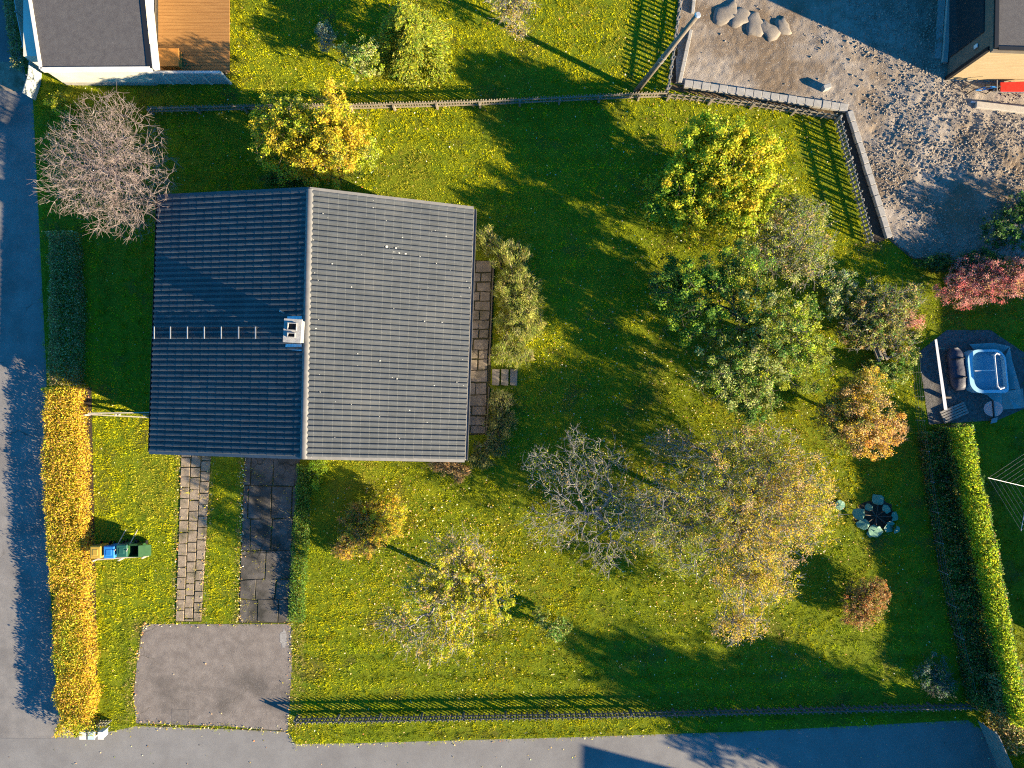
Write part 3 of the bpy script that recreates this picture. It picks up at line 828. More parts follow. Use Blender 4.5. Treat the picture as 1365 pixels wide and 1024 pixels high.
# utility pole
up_ = thing('utility_pole', 'leaning wooden utility pole beside the corner of the picket fences', 'pole', W(848, 122))
pb, pt_ = W(848, 122), W(930, 20, 6.2)
MB().tube(pb - (pt_ - pb) * .03, pt_, .14, .10, n=12).build('shaft', M['pole_wood'], up_, smooth=True)
MB().tube(pt_, pt_ + (pt_ - pb).normalized() * .06, .13, .09, n=12).build('cap', M['zinc'], up_)
for i in (.45, .5):
    q = pb.lerp(pt_, i)
    MB().tube(q, q + (pt_ - pb).normalized() * .05, .135, n=12).build('band', M['zinc'], up_)

# wire fence along the eastern hedge
wf = thing('wire_fence', 'low wire mesh fence between the garden and the eastern hedge', 'fence', W(1216, 470))
wp = [(1213, 465), (1220, 560), (1250, 760), (1292, 930)]
for a, b in zip(wp[:-1], wp[1:]):
    A, B = W(*a), W(*b); n_ = int((B - A).length / 1.6) + 1
    mb = MB()
    for z in (.15, .35, .55, .7): mb.tube(lift(A, z), lift(B, z), .005, n=4, cap=False)
    nn = int((B - A).length / .5)
    for i in range(nn): mb.tube(lift(A.lerp(B, i / nn), .1), lift(A.lerp(B, i / nn), .7), .0035, n=3, cap=False)
    mb.build('wire_mesh', M['wire'], wf)
    for i in range(n_): MB().tube(lift(A.lerp(B, i / n_), -.02), lift(A.lerp(B, i / n_), .75), .018, n=8).build('post', M['steel'], wf)

# grey board fence in the south-east corner
bf = thing('board_fence', 'weathered grey board fence in the corner where street and hedge meet', 'fence', W(1322, 978))
A, B = W(1303, 960), W(1338, 1040); n_ = 18
for i in range(n_):
    q0 = A.lerp(B, i / n_ + .004); q1 = A.lerp(B, (i + 1) / n_ - .004)
    MB().bar(lift(q0, .7), lift(q1, .7), .03, 1.4 + random.uniform(-.02, .02)).build('board', M['fence_grey'], bf)
for z in (.3, 1.1):
    MB().bar(lift(A, z) + Vector((.05, .03, 0)), lift(B, z) + Vector((.05, .03, 0)), .05, .08).build('rail', M['fence_grey'], bf)

# ------------------------------------------------------------------ foliage builders
def unit(n):
    v = rng.normal(size=(n, 3)); return v / np.linalg.norm(v, axis=1, keepdims=True)


def leaf_quads(C, L, up=.5, aspect=.6, dirs=None):
    """diamond leaves at C with length L"""
    n = len(C)
    N = unit(n) + np.array([0, 0, up]); N /= np.linalg.norm(N, axis=1, keepdims=True) + 1e-9
    T = unit(n) if dirs is None else dirs
    T = T - N * np.sum(T * N, 1, keepdims=True); T /= np.linalg.norm(T, axis=1, keepdims=True) + 1e-9
    B = np.cross(N, T)
    L = np.asarray(L)[:, None]
    a = C - T * L * .5; c = C + T * L * .5
    b = C + B * L * aspect * .5 + N * L * .10; d = C - B * L * aspect * .5 + N * L * .10
    return np.stack([a, b, c, d], 1)


def pick(pal, n, jit=.18):
    cols = np.array([c[:3] for c in pal]); w = np.array([c[3] if len(c) > 3 else 1. for c in pal]); w = w / w.sum()
    k = rng.choice(len(pal), n, p=w)
    c = cols[k] * np.exp(rng.normal(0, jit, (n, 1))) * np.exp(rng.normal(0, jit * .35, (n, 3)))
    return np.clip(c, 0.004, .75)


def grow(trunk, pts, bf=.25):
    """greedy tree through pts from the trunk nodes; returns points, parents, order"""
    P = np.vstack([trunk, pts]); n = len(P); nt = len(trunk)
    par = np.full(n, -1); path = np.zeros(n); intree = np.zeros(n, bool)
    cost = np.full(n, 1e9); best = np.zeros(n, int)
    order = []
    for i in range(nt):
        intree[i] = True; order.append(i)
        if i: par[i] = i - 1; path[i] = path[i - 1] + np.linalg.norm(P[i] - P[i - 1])
    for i in range(nt):
        if i == 0 and nt > 1: continue
        d = np.linalg.norm(P - P[i], axis=1); c = d + bf * path[i]
        u = c < cost; cost[u] = c[u]; best[u] = i
    cost[intree] = 1e9
    for _ in range(n - nt):
        j = int(np.argmin(cost)); par[j] = best[j]
        path[j] = path[par[j]] + np.linalg.norm(P[j] - P[par[j]])
        intree[j] = True; order.append(j); cost[j] = 1e9
        d = np.linalg.norm(P - P[j], axis=1); c = d + bf * path[j]
        u = (c < cost) & ~intree; cost[u] = c[u]; best[u] = j
    return P, par, order


def sample_lobes(lobes, n, shell=.5):
    """lobes: (px, py, z, rx, ry, rz, weight); returns points and lobe ids"""
    w = np.array([l[6] if len(l) > 6 else l[3] * l[4] for l in lobes], float); w /= w.sum()
    k = rng.choice(len(lobes), n, p=w)
    d = unit(n); r = rng.random(n) ** shell
    C = np.array([list(W(l[0], l[1], l[2])) for l in lobes]); R = np.array([[l[3], l[4], l[5]] for l in lobes])
    return C[k] + d * r[:, None] * R[k], k


def tree(name, label, cat, base, lobes, nodes, nleaf, pal, bark='bark', leaf=.085, trunk_r=.12, trunk_h=.8, rtip=.007, spread=.22, extra=0, extra_len=.35, up=.5, aspect=.6, group=None, bf=.25, zmin=.15, lobe_pal=None, dirout=False, clump=.35, skip=0.0, maxr=None):
    nleaf = int(nleaf * 1.55)
    b0 = W(*base)
    t = thing(name, label, cat, b0, group)
    pts, kl = sample_lobes(lobes, nodes)
    # uneven outline: push points in and out with noise
    cen = np.mean(np.array([list(W(l[0], l[1], l[2])) for l in lobes]), 0)
    pts[:, 2] = np.maximum(pts[:, 2], zmin)
    top = np.array([cen[0] * .35 + b0.x * .65, cen[1] * .35 + b0.y * .65, trunk_h])
    tr = np.array([list(b0), list(b0 * .5 + Vector(top) * .5), list(top)]); tr[0, 2] = -.05
    P, par, order = grow(tr, pts, bf)
    n = len(P); cnt = np.zeros(n)
    haschild = np.zeros(n, bool); haschild[par[par >= 0]] = True
    cnt[~haschild] = 1
    for j in reversed(order):
        if par[j] >= 0: cnt[par[j]] += cnt[j]
    rad = rtip * np.maximum(cnt, 1) ** .44
    rad = np.minimum(rad, trunk_r); rad[:2] = trunk_r * np.array([1.15, 1.0])
    e = np.nonzero(par >= 0)[0]
    A = P[par[e]]; B = P[e]
    # a slight kink in each branch
    mid = (A + B) / 2 + rng.normal(0, 1, A.shape) * np.linalg.norm(B - A, axis=1, keepdims=True) * .07
    ra = np.minimum(rad[par[e]], rad[e] * 1.6); rb_ = rad[e]
    PA = np.vstack([A, mid]); PB = np.vstack([mid, B]); RA = np.concatenate([ra, (ra + rb_) / 2]); RB = np.concatenate([(ra + rb_) / 2, rb_])
    if extra:
        src = rng.integers(3, n, extra)
        dv = P[src] - P[par[src]]; dv /= np.linalg.norm(dv, axis=1, keepdims=True) + 1e-9
        dv = dv * .8 + unit(extra) * .65 + np.array([0, 0, .12]); dv /= np.linalg.norm(dv, axis=1, keepdims=True)
        ln = extra_len * rng.uniform(.35, 1.2, (extra, 1))
        PA = np.vstack([PA, P[src]]); PB = np.vstack([PB, P[src] + dv * ln])
        RA = np.concatenate([RA, np.full(extra, rtip)]); RB = np.concatenate([RB, np.full(extra, rtip * .5)])
    PB[:, 2] = np.maximum(PB[:, 2], .02)
    tubes_np('trunk', PA, PB, RA, RB, M[bark], 4, t)
    if nleaf:
        nodesk = np.arange(3, n)
        # clumps: some nodes carry many leaves, others few
        wgt = rng.gamma(1.2, 1.0, len(nodesk))
        kk = kl[nodesk - 3]
        if lobe_pal is not None:
            wgt = wgt * np.array([lp[1] for lp in lobe_pal])[kk]
        if skip: wgt[rng.random(len(wgt)) < skip] = 0
        wgt /= wgt.sum()
        src = rng.choice(nodesk, nleaf, p=wgt)
        off = unit(nleaf) * (rng.random((nleaf, 1)) ** .6) * spread
        C = P[src] + off; C[:, 2] = np.maximum(C[:, 2], .03)
        if lobe_pal is None:
            nodecol = pick(pal, n, .16)
            own = pick(pal, nleaf, .16)
        else:
            nodecol = np.zeros((n, 3)); own = np.zeros((nleaf, 3))
            for q, (pl, _) in enumerate(lobe_pal):
                s = np.nonzero(kl == q)[0] + 3
                nodecol[s] = pick(pl, len(s), .16)
                s2 = np.nonzero(kl[src - 3] == q)[0]; own[s2] = pick(pl, len(s2), .16)
        m_ = rng.random((nleaf, 1)) < clump
        col = np.where(m_, own, nodecol[src] * np.exp(rng.normal(0, .15, (nleaf, 1))))
        dirs = None
        if dirout:
            dirs = C - cen; dirs[:, 2] = np.abs(dirs[:, 2]) + .25; dirs = dirs / (np.linalg.norm(dirs, axis=1, keepdims=True) + 1e-9) + unit(nleaf) * .5
        V_ = leaf_quads(C, leaf * .92 * rng.uniform(.6, 1.3, nleaf), up, aspect, dirs)
        np_mesh('crown', V_, 4, M['leaf'], t, col=np.clip(col, .004, .75))
    return t


LEAF_GAIN = 1.85
YEL = (.31, .255, .016); GOLD = (.34, .225, .024); ORG = (.33, .165, .028); YGR = (.19, .225, .014); LIM = (.125, .19, .015)
GRN = (.055, .115, .018); DGR = (.028, .062, .016); OLV = (.125, .138, .024); BRN = (.17, .10, .04); TAN = (.28, .19, .085); PALE = (.24, .25, .09)
RED = (.30, .075, .075); PNK = (.38, .16, .145); RUST = (.25, .095, .03); BLUG = (.10, .14, .12)


def P_(*cw):
    return [tuple(min(.62, q * LEAF_GAIN) for q in c) + (w,) for c, w in cw]


# ------------------------------------------------------------------ trees
tree('bare_tree', 'leafless tree with dense pinkish twigs beside the road', 'tree', (150, 228),
     [(145, 225, 2.6, 2.9, 2.9, 1.5, 6), (120, 215, 3.0, 2.0, 2.1, 1.0, 3), (170, 240, 3.1, 2.0, 2.0, 1.0, 3), (150, 160, 2.8, 1.5, 1.2, .8, 1.2), (95, 240, 2.6, 1.4, 1.8, .9, 1.5), (170, 285, 2.6, 1.6, 1.2, .9, 1.4)],
     2400, 0, None, 'bark_pink', trunk_r=.16, rtip=.005, extra=6500, extra_len=.42, bf=.35)
tree('yellow_tree', 'tree of golden and green leaves behind the gable of the bungalow', 'tree', (425, 195),
     [(390, 192, 2.6, 1.8, 1.7, 1.0, 3), (435, 205, 2.7, 1.8, 1.5, 1.0, 3), (420, 155, 2.5, 1.7, 1.2, .9, 2), (372, 165, 2.4, 1.3, 1.4, .9, 1.6), (475, 205, 1.9, 1.1, 1.2, .7, 1.3), (445, 118, 2.3, .5, .5, .5, .3), (450, 175, 2.8, 1.4, 1.3, .9, 2)],
     900, 27000, None, 'bark', leaf=.10, extra=900, lobe_pal=[(P_((YEL, 4), (YGR, 3), (GOLD, 1)), 1), (P_((GOLD, 2), (YEL, 4), (YGR, 2), (OLV, 1)), 1.0), (P_((YEL, 2), (YGR, 3), (OLV, 1)), 1), (P_((YGR, 3), (YEL, 3), (OLV, 1)), 1), (P_((YGR, 2), (PALE, 1)), .7), (P_((GOLD, 2), (YEL, 1)), 1.0), (P_((GOLD, 2), (YEL, 3), (YGR, 1)), 1.1)], trunk_r=.10)
tree('maple_tree', 'lime and yellow leaved maple just inside the picket fence corner', 'tree', (948, 250),
     [(930, 248, 2.2, 1.9, 1.8, 1.0, 3), (980, 228, 2.7, 1.9, 1.7, 1.0, 3), (950, 195, 2.7, 1.9, 1.4, .9, 2.5), (995, 270, 2.5, 1.5, 1.4, .9, 2), (895, 262, 1.8, 1.4, 1.4, .8, 1.9), (1005, 200, 2.5, 1.3, 1.2, .7, 1.5), (950, 295, 1.9, 1.8, .9, .7, 2.0), (1030, 265, 1.9, 1.2, 1.2, .7, 1.3)],
     1150, 36000, None, leaf=.11, aspect=.85, skip=.22, trunk_r=.12, spread=.26, lobe_pal=[(P_((LIM, 2), (YGR, 4), (YEL, 1)), 1), (P_((YGR, 3), (YEL, 3)), 1.1), (P_((YGR, 4), (YEL, 1.5), (LIM, 1)), 1), (P_((YEL, 1), (YGR, 3), (GOLD, .4)), 1), (P_((GRN, 1), (LIM, 3), (YGR, 1)), 1), (P_((YGR, 3), (YEL, 1)), .9), (P_((YGR, 3), (YEL, 2), (OLV, 1)), .8), (P_((YGR, 3), (OLV, 2), (TAN, 1)), .7)])
tree('apple_tree', 'large green leaved apple tree in the middle of the eastern garden', 'tree', (985, 440),
     [(930, 400, 2.5, 2.1, 2.0, 1.1, 3.2), (1030, 440, 2.9, 2.3, 2.1, 1.2, 4), (985, 490, 2.5, 2.2, 1.8, 1.0, 3), (1070, 480, 2.3, 1.4, 1.6, 1.0, 1.6), (985, 360, 2.7, 1.7, 1.3, 1.0, 2), (1000, 535, 1.9, 1.5, 1.0, .7, 1.3), (895, 375, 1.9, 1.0, 1.2, .8, 1)],
     1700, 48000, None, leaf=.10, skip=.32, trunk_r=.17, spread=.24, extra=1200, lobe_pal=[(P_((GRN, 4), (LIM, 2), (YGR, 1)), 1), (P_((OLV, 3), (YGR, 3), (GRN, 2), (PALE, 1.2)), 1), (P_((GRN, 2), (OLV, 3), (PALE, 1.6), (LIM, 1)), .9), (P_((OLV, 3), (YGR, 2), (GRN, 1)), .9), (P_((OLV, 2), (GRN, 3), (YGR, 1)), .8), (P_((GRN, 3), (OLV, 2), (PALE, 1)), .9), (P_((GRN, 4), (DGR, 3)), .9)])
tree('thinning_tree', 'half bare olive leaved tree between the maple and the apple tree', 'tree', (1058, 320),
     [(1055, 315, 2.2, 1.9, 1.7, 1.0, 3), (1075, 350, 2.0, 1.3, 1.3, .9, 2), (1020, 330, 2.0, 1.3, 1.2, .8, 1.4), (1070, 285, 2.0, 1.1, .8, .7, 1)],
     700, 8000, P_((OLV, 4), (YGR, 1), (PALE, 2), (TAN, 1), (GRN, 1)), 'bark_grey', leaf=.085, extra=1900, extra_len=.3, trunk_r=.09)
tree('orange_tree', 'round orange and olive leaved tree beside the wire fence', 'tree', (1130, 560),
     [(1150, 550, 2.0, 1.6, 1.5, .9, 3), (1120, 560, 1.6, 1.3, 1.5, .8, 2), (1165, 580, 1.8, 1.3, 1.1, .8, 2), (1150, 510, 1.8, 1.1, .8, .6, 1), (1185, 570, 1.7, .8, .8, .5, .8)],
     700, 19000, None, leaf=.085, extra=900, trunk_r=.09, lobe_pal=[(P_((TAN, 2), (GOLD, 2.5), (OLV, 1.6), (BRN, .5)), 1), (P_((OLV, 3), (BRN, 2), (GRN, 2)), 1), (P_((GOLD, 2), (TAN, 3), (ORG, .8)), 1), (P_((GOLD, 2), (OLV, 2), (TAN, 1)), 1), (P_((TAN, 2), (ORG, 1)), 1)])
tree('golden_tree', 'broad golden orange tree with grey branches in the southern garden', 'tree', (955, 690),
     [(1015, 700, 2.8, 2.5, 2.5, 1.1, 4), (1055, 650, 2.5, 1.9, 1.9, 1.0, 2.6), (955, 640, 2.7, 2.3, 1.8, 1.0, 2.8), (1000, 770, 2.3, 2.1, 1.7, .9, 2.6), (920, 715, 2.5, 2.1, 1.8, .9, 2.6), (1000, 595, 2.1, 2.3, 1.1, .8, 1.8), (985, 830, 1.9, 1.3, .9, .7, 1), (1085, 690, 2.0, 1.1, 1.5, .7, 1.2), (900, 595, 2.0, 1.5, .9, .7, 1.2), (880, 680, 2.4, 1.6, 1.7, .8, 2.2)],
     2300, 42000, None, 'bark_grey', leaf=.075, extra=6800, extra_len=.38, trunk_r=.17, spread=.28, rtip=.0075,
     lobe_pal=[(P_((GOLD, 4), (YEL, 2), (TAN, 3), (OLV, 2)), 1.0), (P_((YEL, 2), (GOLD, 2), (OLV, 2), (TAN, 2)), 1), (P_((OLV, 3), (TAN, 2), (YEL, 1), (YGR, 2)), .9), (P_((GOLD, 3), (YEL, 3), (OLV, 2), (TAN, 1)), 1.0), (P_((OLV, 2), (YGR, 3), (YEL, 1), (TAN, 1)), .95), (P_((OLV, 2), (YGR, 3), (TAN, 2)), .95), (P_((GOLD, 3), (YEL, 2), (TAN, 2)), .9), (P_((GOLD, 2), (YEL, 3), (YGR, 2)), 1), (P_((OLV, 3), (TAN, 2)), .6), (P_((OLV, 3), (TAN, 2), (YGR, 1)), .35)])
tree('dead_tree', 'silver grey leafless tree beside the golden tree', 'tree', (800, 690),
     [(800, 680, 2.2, 2.4, 2.0, 1.0, 3), (755, 640, 2.2, 1.8, 1.6, .9, 2), (740, 700, 1.8, 1.5, 1.2, .8, 1.6), (800, 620, 2.2, 1.5, 1.3, .8, 1.4), (810, 740, 1.7, 1.4, 1.0, .7, 1.2), (720, 620, 1.8, .9, .9, .6, .7), (765, 590, 2.0, .6, .8, .6, .6), (845, 690, 2.2, 1.4, 1.6, .8, 1.6)],
     1000, 2600, P_((OLV, 2), (YGR, 2), (TAN, 1)), 'bark_grey', leaf=.07, extra=2400, extra_len=.34, trunk_r=.16, rtip=.0062, bf=.4)
tree('pear_tree', 'thin yellow leaved tree with pale bare twigs in the southern lawn', 'tree', (606, 766),
     [(610, 775, 3.5, 1.8, 1.6, .6, 3), (648, 800, 3.3, 1.3, 1.2, .5, 1.8), (572, 790, 3.3, 1.4, 1.3, .5, 2), (612, 735, 3.3, 1.5, 1.0, .5, 1.5), (560, 850, 3.0, 1.3, 1.2, .5, 1.8), (600, 850, 3.0, 1.2, 1.1, .5, 1.5), (525, 830, 2.9, .9, .7, .4, .8)],
     1000, 14000, None, 'bark_grey', leaf=.09, extra=1900, extra_len=.34, trunk_h=2.0, trunk_r=.11, spread=.18,
     lobe_pal=[(P_((YEL, 3), (YGR, 2), (TAN, 1)), 1), (P_((YEL, 4), (YGR, 2)), 1.25), (P_((YEL, 2), (YGR, 2), (OLV, 2)), .6), (P_((TAN, 2), (YEL, 2), (OLV, 2)), .3), (P_((YEL, 1), (TAN, 1), (OLV, 1)), .25), (P_((YEL, 2), (YGR, 1)), .6), (P_((TAN, 1), (OLV, 1)), .2)])
tree('sapling', 'small sapling with pale green leaves on the southern lawn', 'tree', (735, 840),
     [(742, 838, .8, .7, .6, .4, 2), (722, 824, .7, .5, .5, .4, 1)], 110, 1500, P_((GRN, 3), (PALE, 2), (OLV, 2)), leaf=.10, trunk_r=.03, trunk_h=.4, spread=.16)
tree('little_tree', 'small light green tree standing by the long shadow in the northern lawn', 'tree', (482, 98),
     [(484, 86, 1.3, .9, .7, .6, 2), (466, 72, 1.3, .7, .6, .5, 1), (490, 66, 1.4, .5, .6, .5, 1)], 220, 2600, P_((PALE, 3), (YGR, 2), (GRN, 1)), leaf=.09, trunk_r=.04, trunk_h=.6, spread=.15)
tree('grey_shrub', 'silvery grey shrub in the shade of the conifer', 'shrub', (436, 52), [(434, 47, .5, .5, .75, .4, 1)], 120, 1600, P_((BLUG, 3), (PALE, 1)), leaf=.07, trunk_r=.02, trunk_h=.15, spread=.12)
tree('birch_tree', 'small thin tree with yellow leaves cut by the upper frame', 'tree', (684, 28),
     [(686, 10, 1.6, 1.0, .9, .7, 2), (672, 0, 1.7, .9, .9, .7, 1), (690, 38, 1.0, .5, .5, .4, .5)], 260, 2000, P_((YEL, 2), (TAN, 2), (PALE, 1)), 'bark_grey', leaf=.08, extra=600, trunk_r=.05, trunk_h=.7)
# conifer
con = thing('conifer', 'conical yellow green conifer on the northern lawn', 'tree', W(555, 66))
cbse = W(553, 68); hgt = 4.2
MB().tube(lift(cbse, -.05), lift(cbse, hgt), .11, .015, n=8).build('trunk', M['bark'], con)
n_ = 11500
zz = 1 - np.sqrt(rng.random(n_)); az = rng.random(n_) * 2 * np.pi
nb = 72; ba = rng.random(nb) * 2 * np.pi; bz = 1 - np.sqrt(rng.random(nb))
k_ = rng.integers(0, nb, n_)
az = ba[k_] + rng.normal(0, .15, n_); zz = np.clip(bz[k_] + rng.normal(0, .035, n_), 0.01, .99)
rr_ = (1 - zz) * 2.0 * (0.25 + .75 * rng.random(n_) ** .55) * (0.75 + .35 * rng.random(nb)[k_])
C = np.stack([cbse.x + rr_ * np.cos(az), cbse.y + rr_ * np.sin(az), .15 + zz * (hgt - .15) - rr_ * .12], 1)
C = np.repeat(C, 3, 0) + rng.normal(0, .06, (n_ * 3, 3))
az3 = np.repeat(az, 3)
dirs = np.stack([np.cos(az3), np.sin(az3), np.full(n_ * 3, .25)], 1) + unit(n_ * 3) * .55
np_mesh('crown', leaf_quads(C, rng.uniform(.09, .18, n_ * 3), .6, .28, dirs), 4, M['leaf'], con, col=pick(P_((OLV, 4), (YGR, 3), (YEL, .8), (GRN, 1)), n_ * 3))
PA = np.array([[cbse.x, cbse.y, .2 + z * (hgt - .2)] for z in bz]); PB = PA + np.stack([np.cos(ba) * (1 - bz) * 1.5, np.sin(ba) * (1 - bz) * 1.5, -.1 + 0 * bz], 1)
tag_b = tubes_np('branch', PA, PB, np.full(nb, .02), np.full(nb, .005), M['bark'], 4, con)

# ------------------------------------------------------------------ shrubs
def shrub(name, label, px, py, lobes, nleaf, pal, leaf=.09, aspect=.5, nodes=None, extra=0, spread=.16, bark='bark', dirout=False, cat='shrub', up=.4, **k):
    return tree(name, label, cat, (px, py), lobes, nodes or max(80, nleaf // 14), nleaf, pal, bark, leaf=leaf, aspect=aspect, trunk_r=.04, trunk_h=.12, spread=spread, extra=extra, dirout=dirout, up=up, zmin=.06, **k)


GRS = P_(((.15, .175, .03), 3), ((.23, .215, .05), 2), ((.10, .13, .025), 2), ((.26, .23, .09), 1))
shrub('juniper_shrub', 'long spiky yellow green shrub between the patio and the lawn', 690, 400,
      [(645, 320, .45, .8, .7, .4, 1.2), (680, 340, .6, 1.0, .8, .5, 1.6), (690, 385, .65, 1.1, 1.2, .5, 2.6), (692, 430, .65, 1.1, 1.2, .5, 2.6), (682, 470, .55, 1.0, .8, .45, 1.8), (705, 415, .5, .8, 1.3, .4, 1.6)],
      17000, GRS, leaf=.2, aspect=.12, dirout=True, extra=700, spread=.2)
shrub('spiky_shrub', 'small spiky dark green shrub just below the garden steps', 668, 555,
      [(668, 535, .5, .7, .6, .4, 1.6), (665, 565, .5, .8, .7, .4, 1.8), (655, 595, .35, .9, .5, .3, 1.4), (640, 612, .3, .7, .35, .25, .7)],
      5200, P_(((.10, .11, .03), 3), ((.17, .16, .05), 2), ((.05, .07, .02), 2)), leaf=.2, aspect=.12, dirout=True, extra=300, spread=.2)
shrub('dry_shrub', 'tan dried shrub below the corner of the bungalow roof', 590, 622, [(592, 620, .4, .75, .4, .35, 1), (612, 630, .3, .45, .4, .3, .6)], 2200, P_((TAN, 4), (BRN, 2)), leaf=.17, aspect=.12, dirout=True, extra=300)
shrub('copper_shrub', 'feathery copper and golden shrub below the bungalow', 480, 705,
      [(485, 705, .7, 1.2, 1.4, .6, 3), (512, 690, .8, 1.1, 1.2, .6, 3), (460, 730, .35, .6, .7, .3, .8)],
      13000, None, leaf=.09, aspect=.45, dirout=True, spread=.15, extra=500, lobe_pal=[(P_((BRN, 2), (OLV, 3), (GOLD, 2)), 1), (P_((GOLD, 3), (YGR, 3), (YEL, 2)), 1), (P_((GOLD, 2), (BRN, 2)), 1)])
shrub('lime_shrub', 'low lime green shrub under the bungalow gable', 424, 624, [(424, 622, .3, .45, .4, .28, 1), (420, 640, .25, .3, .4, .2, .8)], 1500, P_((LIM, 3), (YGR, 1)), leaf=.09)
shrub('round_shrub', 'round copper and orange shrub alone on the shaded lawn', 1150, 802,
      [(1152, 802, .62, 1.15, 1.15, .55, 3), (1165, 790, .85, .75, .75, .35, 1.2), (1145, 820, .6, .9, .7, .45, 1)], 9500, P_((BRN, 3), (RUST, 2), (OLV, 2), (TAN, 1)), leaf=.07, spread=.14)
shrub('red_shrub', 'pinkish red shrub beside the building lot', 1302, 382,
      [(1280, 388, .9, 1.2, .9, .6, 2), (1325, 378, 1.0, 1.4, 1.0, .7, 2.4), (1358, 370, 1.0, 1.2, 1.0, .7, 1.8), (1300, 360, .7, 1.2, .7, .5, 1.4)], 12000, P_((RED, 3), (PNK, 4), (TAN, 1.2), (BRN, 1)), leaf=.09, dirout=True, aspect=.3, extra=700)
shrub('pink_shrub', 'small pink leaved shrub at the edge of the wild bushes', 1214, 430, [(1214, 428, .6, .55, .5, .4, 1)], 900, P_((PNK, 3), (RED, 1), (TAN, 1)), leaf=.08, dirout=True, aspect=.3)
shrub('wild_bush', 'tangled olive bush behind the old timber stack', 1165, 420,
      [(1160, 400, .9, 1.3, 1.0, .6, 2), (1190, 415, .9, 1.1, 1.0, .6, 2), (1170, 440, .8, 1.0, .9, .5, 1.6), (1210, 395, .7, .9, .7, .5, 1.2), (1140, 440, .7, .9, 1.0, .5, 1.4), (1200, 450, .6, .9, .9, .4, 1.2)], 11000, P_((OLV, 3), (TAN, 1), (GRN, 2), (PALE, 1), (BRN, 1)), leaf=.10, extra=1500, bark='bark_grey')
shrub('pale_bush', 'pale green leaved bush between the apple tree and the tangled bush', 1122, 385, [(1120, 378, .9, .8, .8, .5, 2), (1112, 405, .8, .5, .8, .5, 1)], 2400, P_((PALE, 3), (GRN, 2), (BLUG, 1)), leaf=.10)
shrub('dark_bush', 'dark green bush in the shade beside the building lot', 1342, 305, [(1345, 305, .9, 1.3, 1.0, .7, 2), (1365, 280, .9, 1.0, 1.0, .7, 1.5), (1310, 345, .5, 1.2, .5, .4, 1.4), (1255, 350, .4, 1.3, .45, .3, 1.2)], 5200, P_((DGR, 4), (GRN, 2)), leaf=.12)
shrub('bramble', 'low green bramble below the old timber stack', 1180, 505, [(1185, 500, .4, 1.2, .6, .3, 2), (1205, 480, .4, .8, .7, .3, 1.2), (1165, 490, .35, .6, .5, .3, 1)], 3200, P_((PALE, 1), (GRN, 3), (OLV, 2)), leaf=.10)
shrub('lavender_shrub', 'bluish grey shrub in the shaded corner by the wire fence', 1243, 898, [(1245, 898, .4, .9, .9, .35, 2), (1255, 915, .3, .8, .6, .3, 1)], 3200, P_((BLUG, 3), (GRN, 2)), leaf=.08, dirout=True, aspect=.25, extra=300)
shrub('yellow_bush', 'small yellow green bush between the road and the leafless tree', 84, 142, [(84, 138, .4, .8, .5, .35, 1)], 2200, P_((YGR, 3), (YEL, 2), (OLV, 1)), leaf=.08)
shrub('hazel_bush', 'dark green bush squeezed between the golden tree and the bungalow roof', 385, 238, [(385, 238, .7, 1.4, .6, .5, 1)], 2600, P_((DGR, 3), (GRN, 3), (OLV, 1)), leaf=.10)

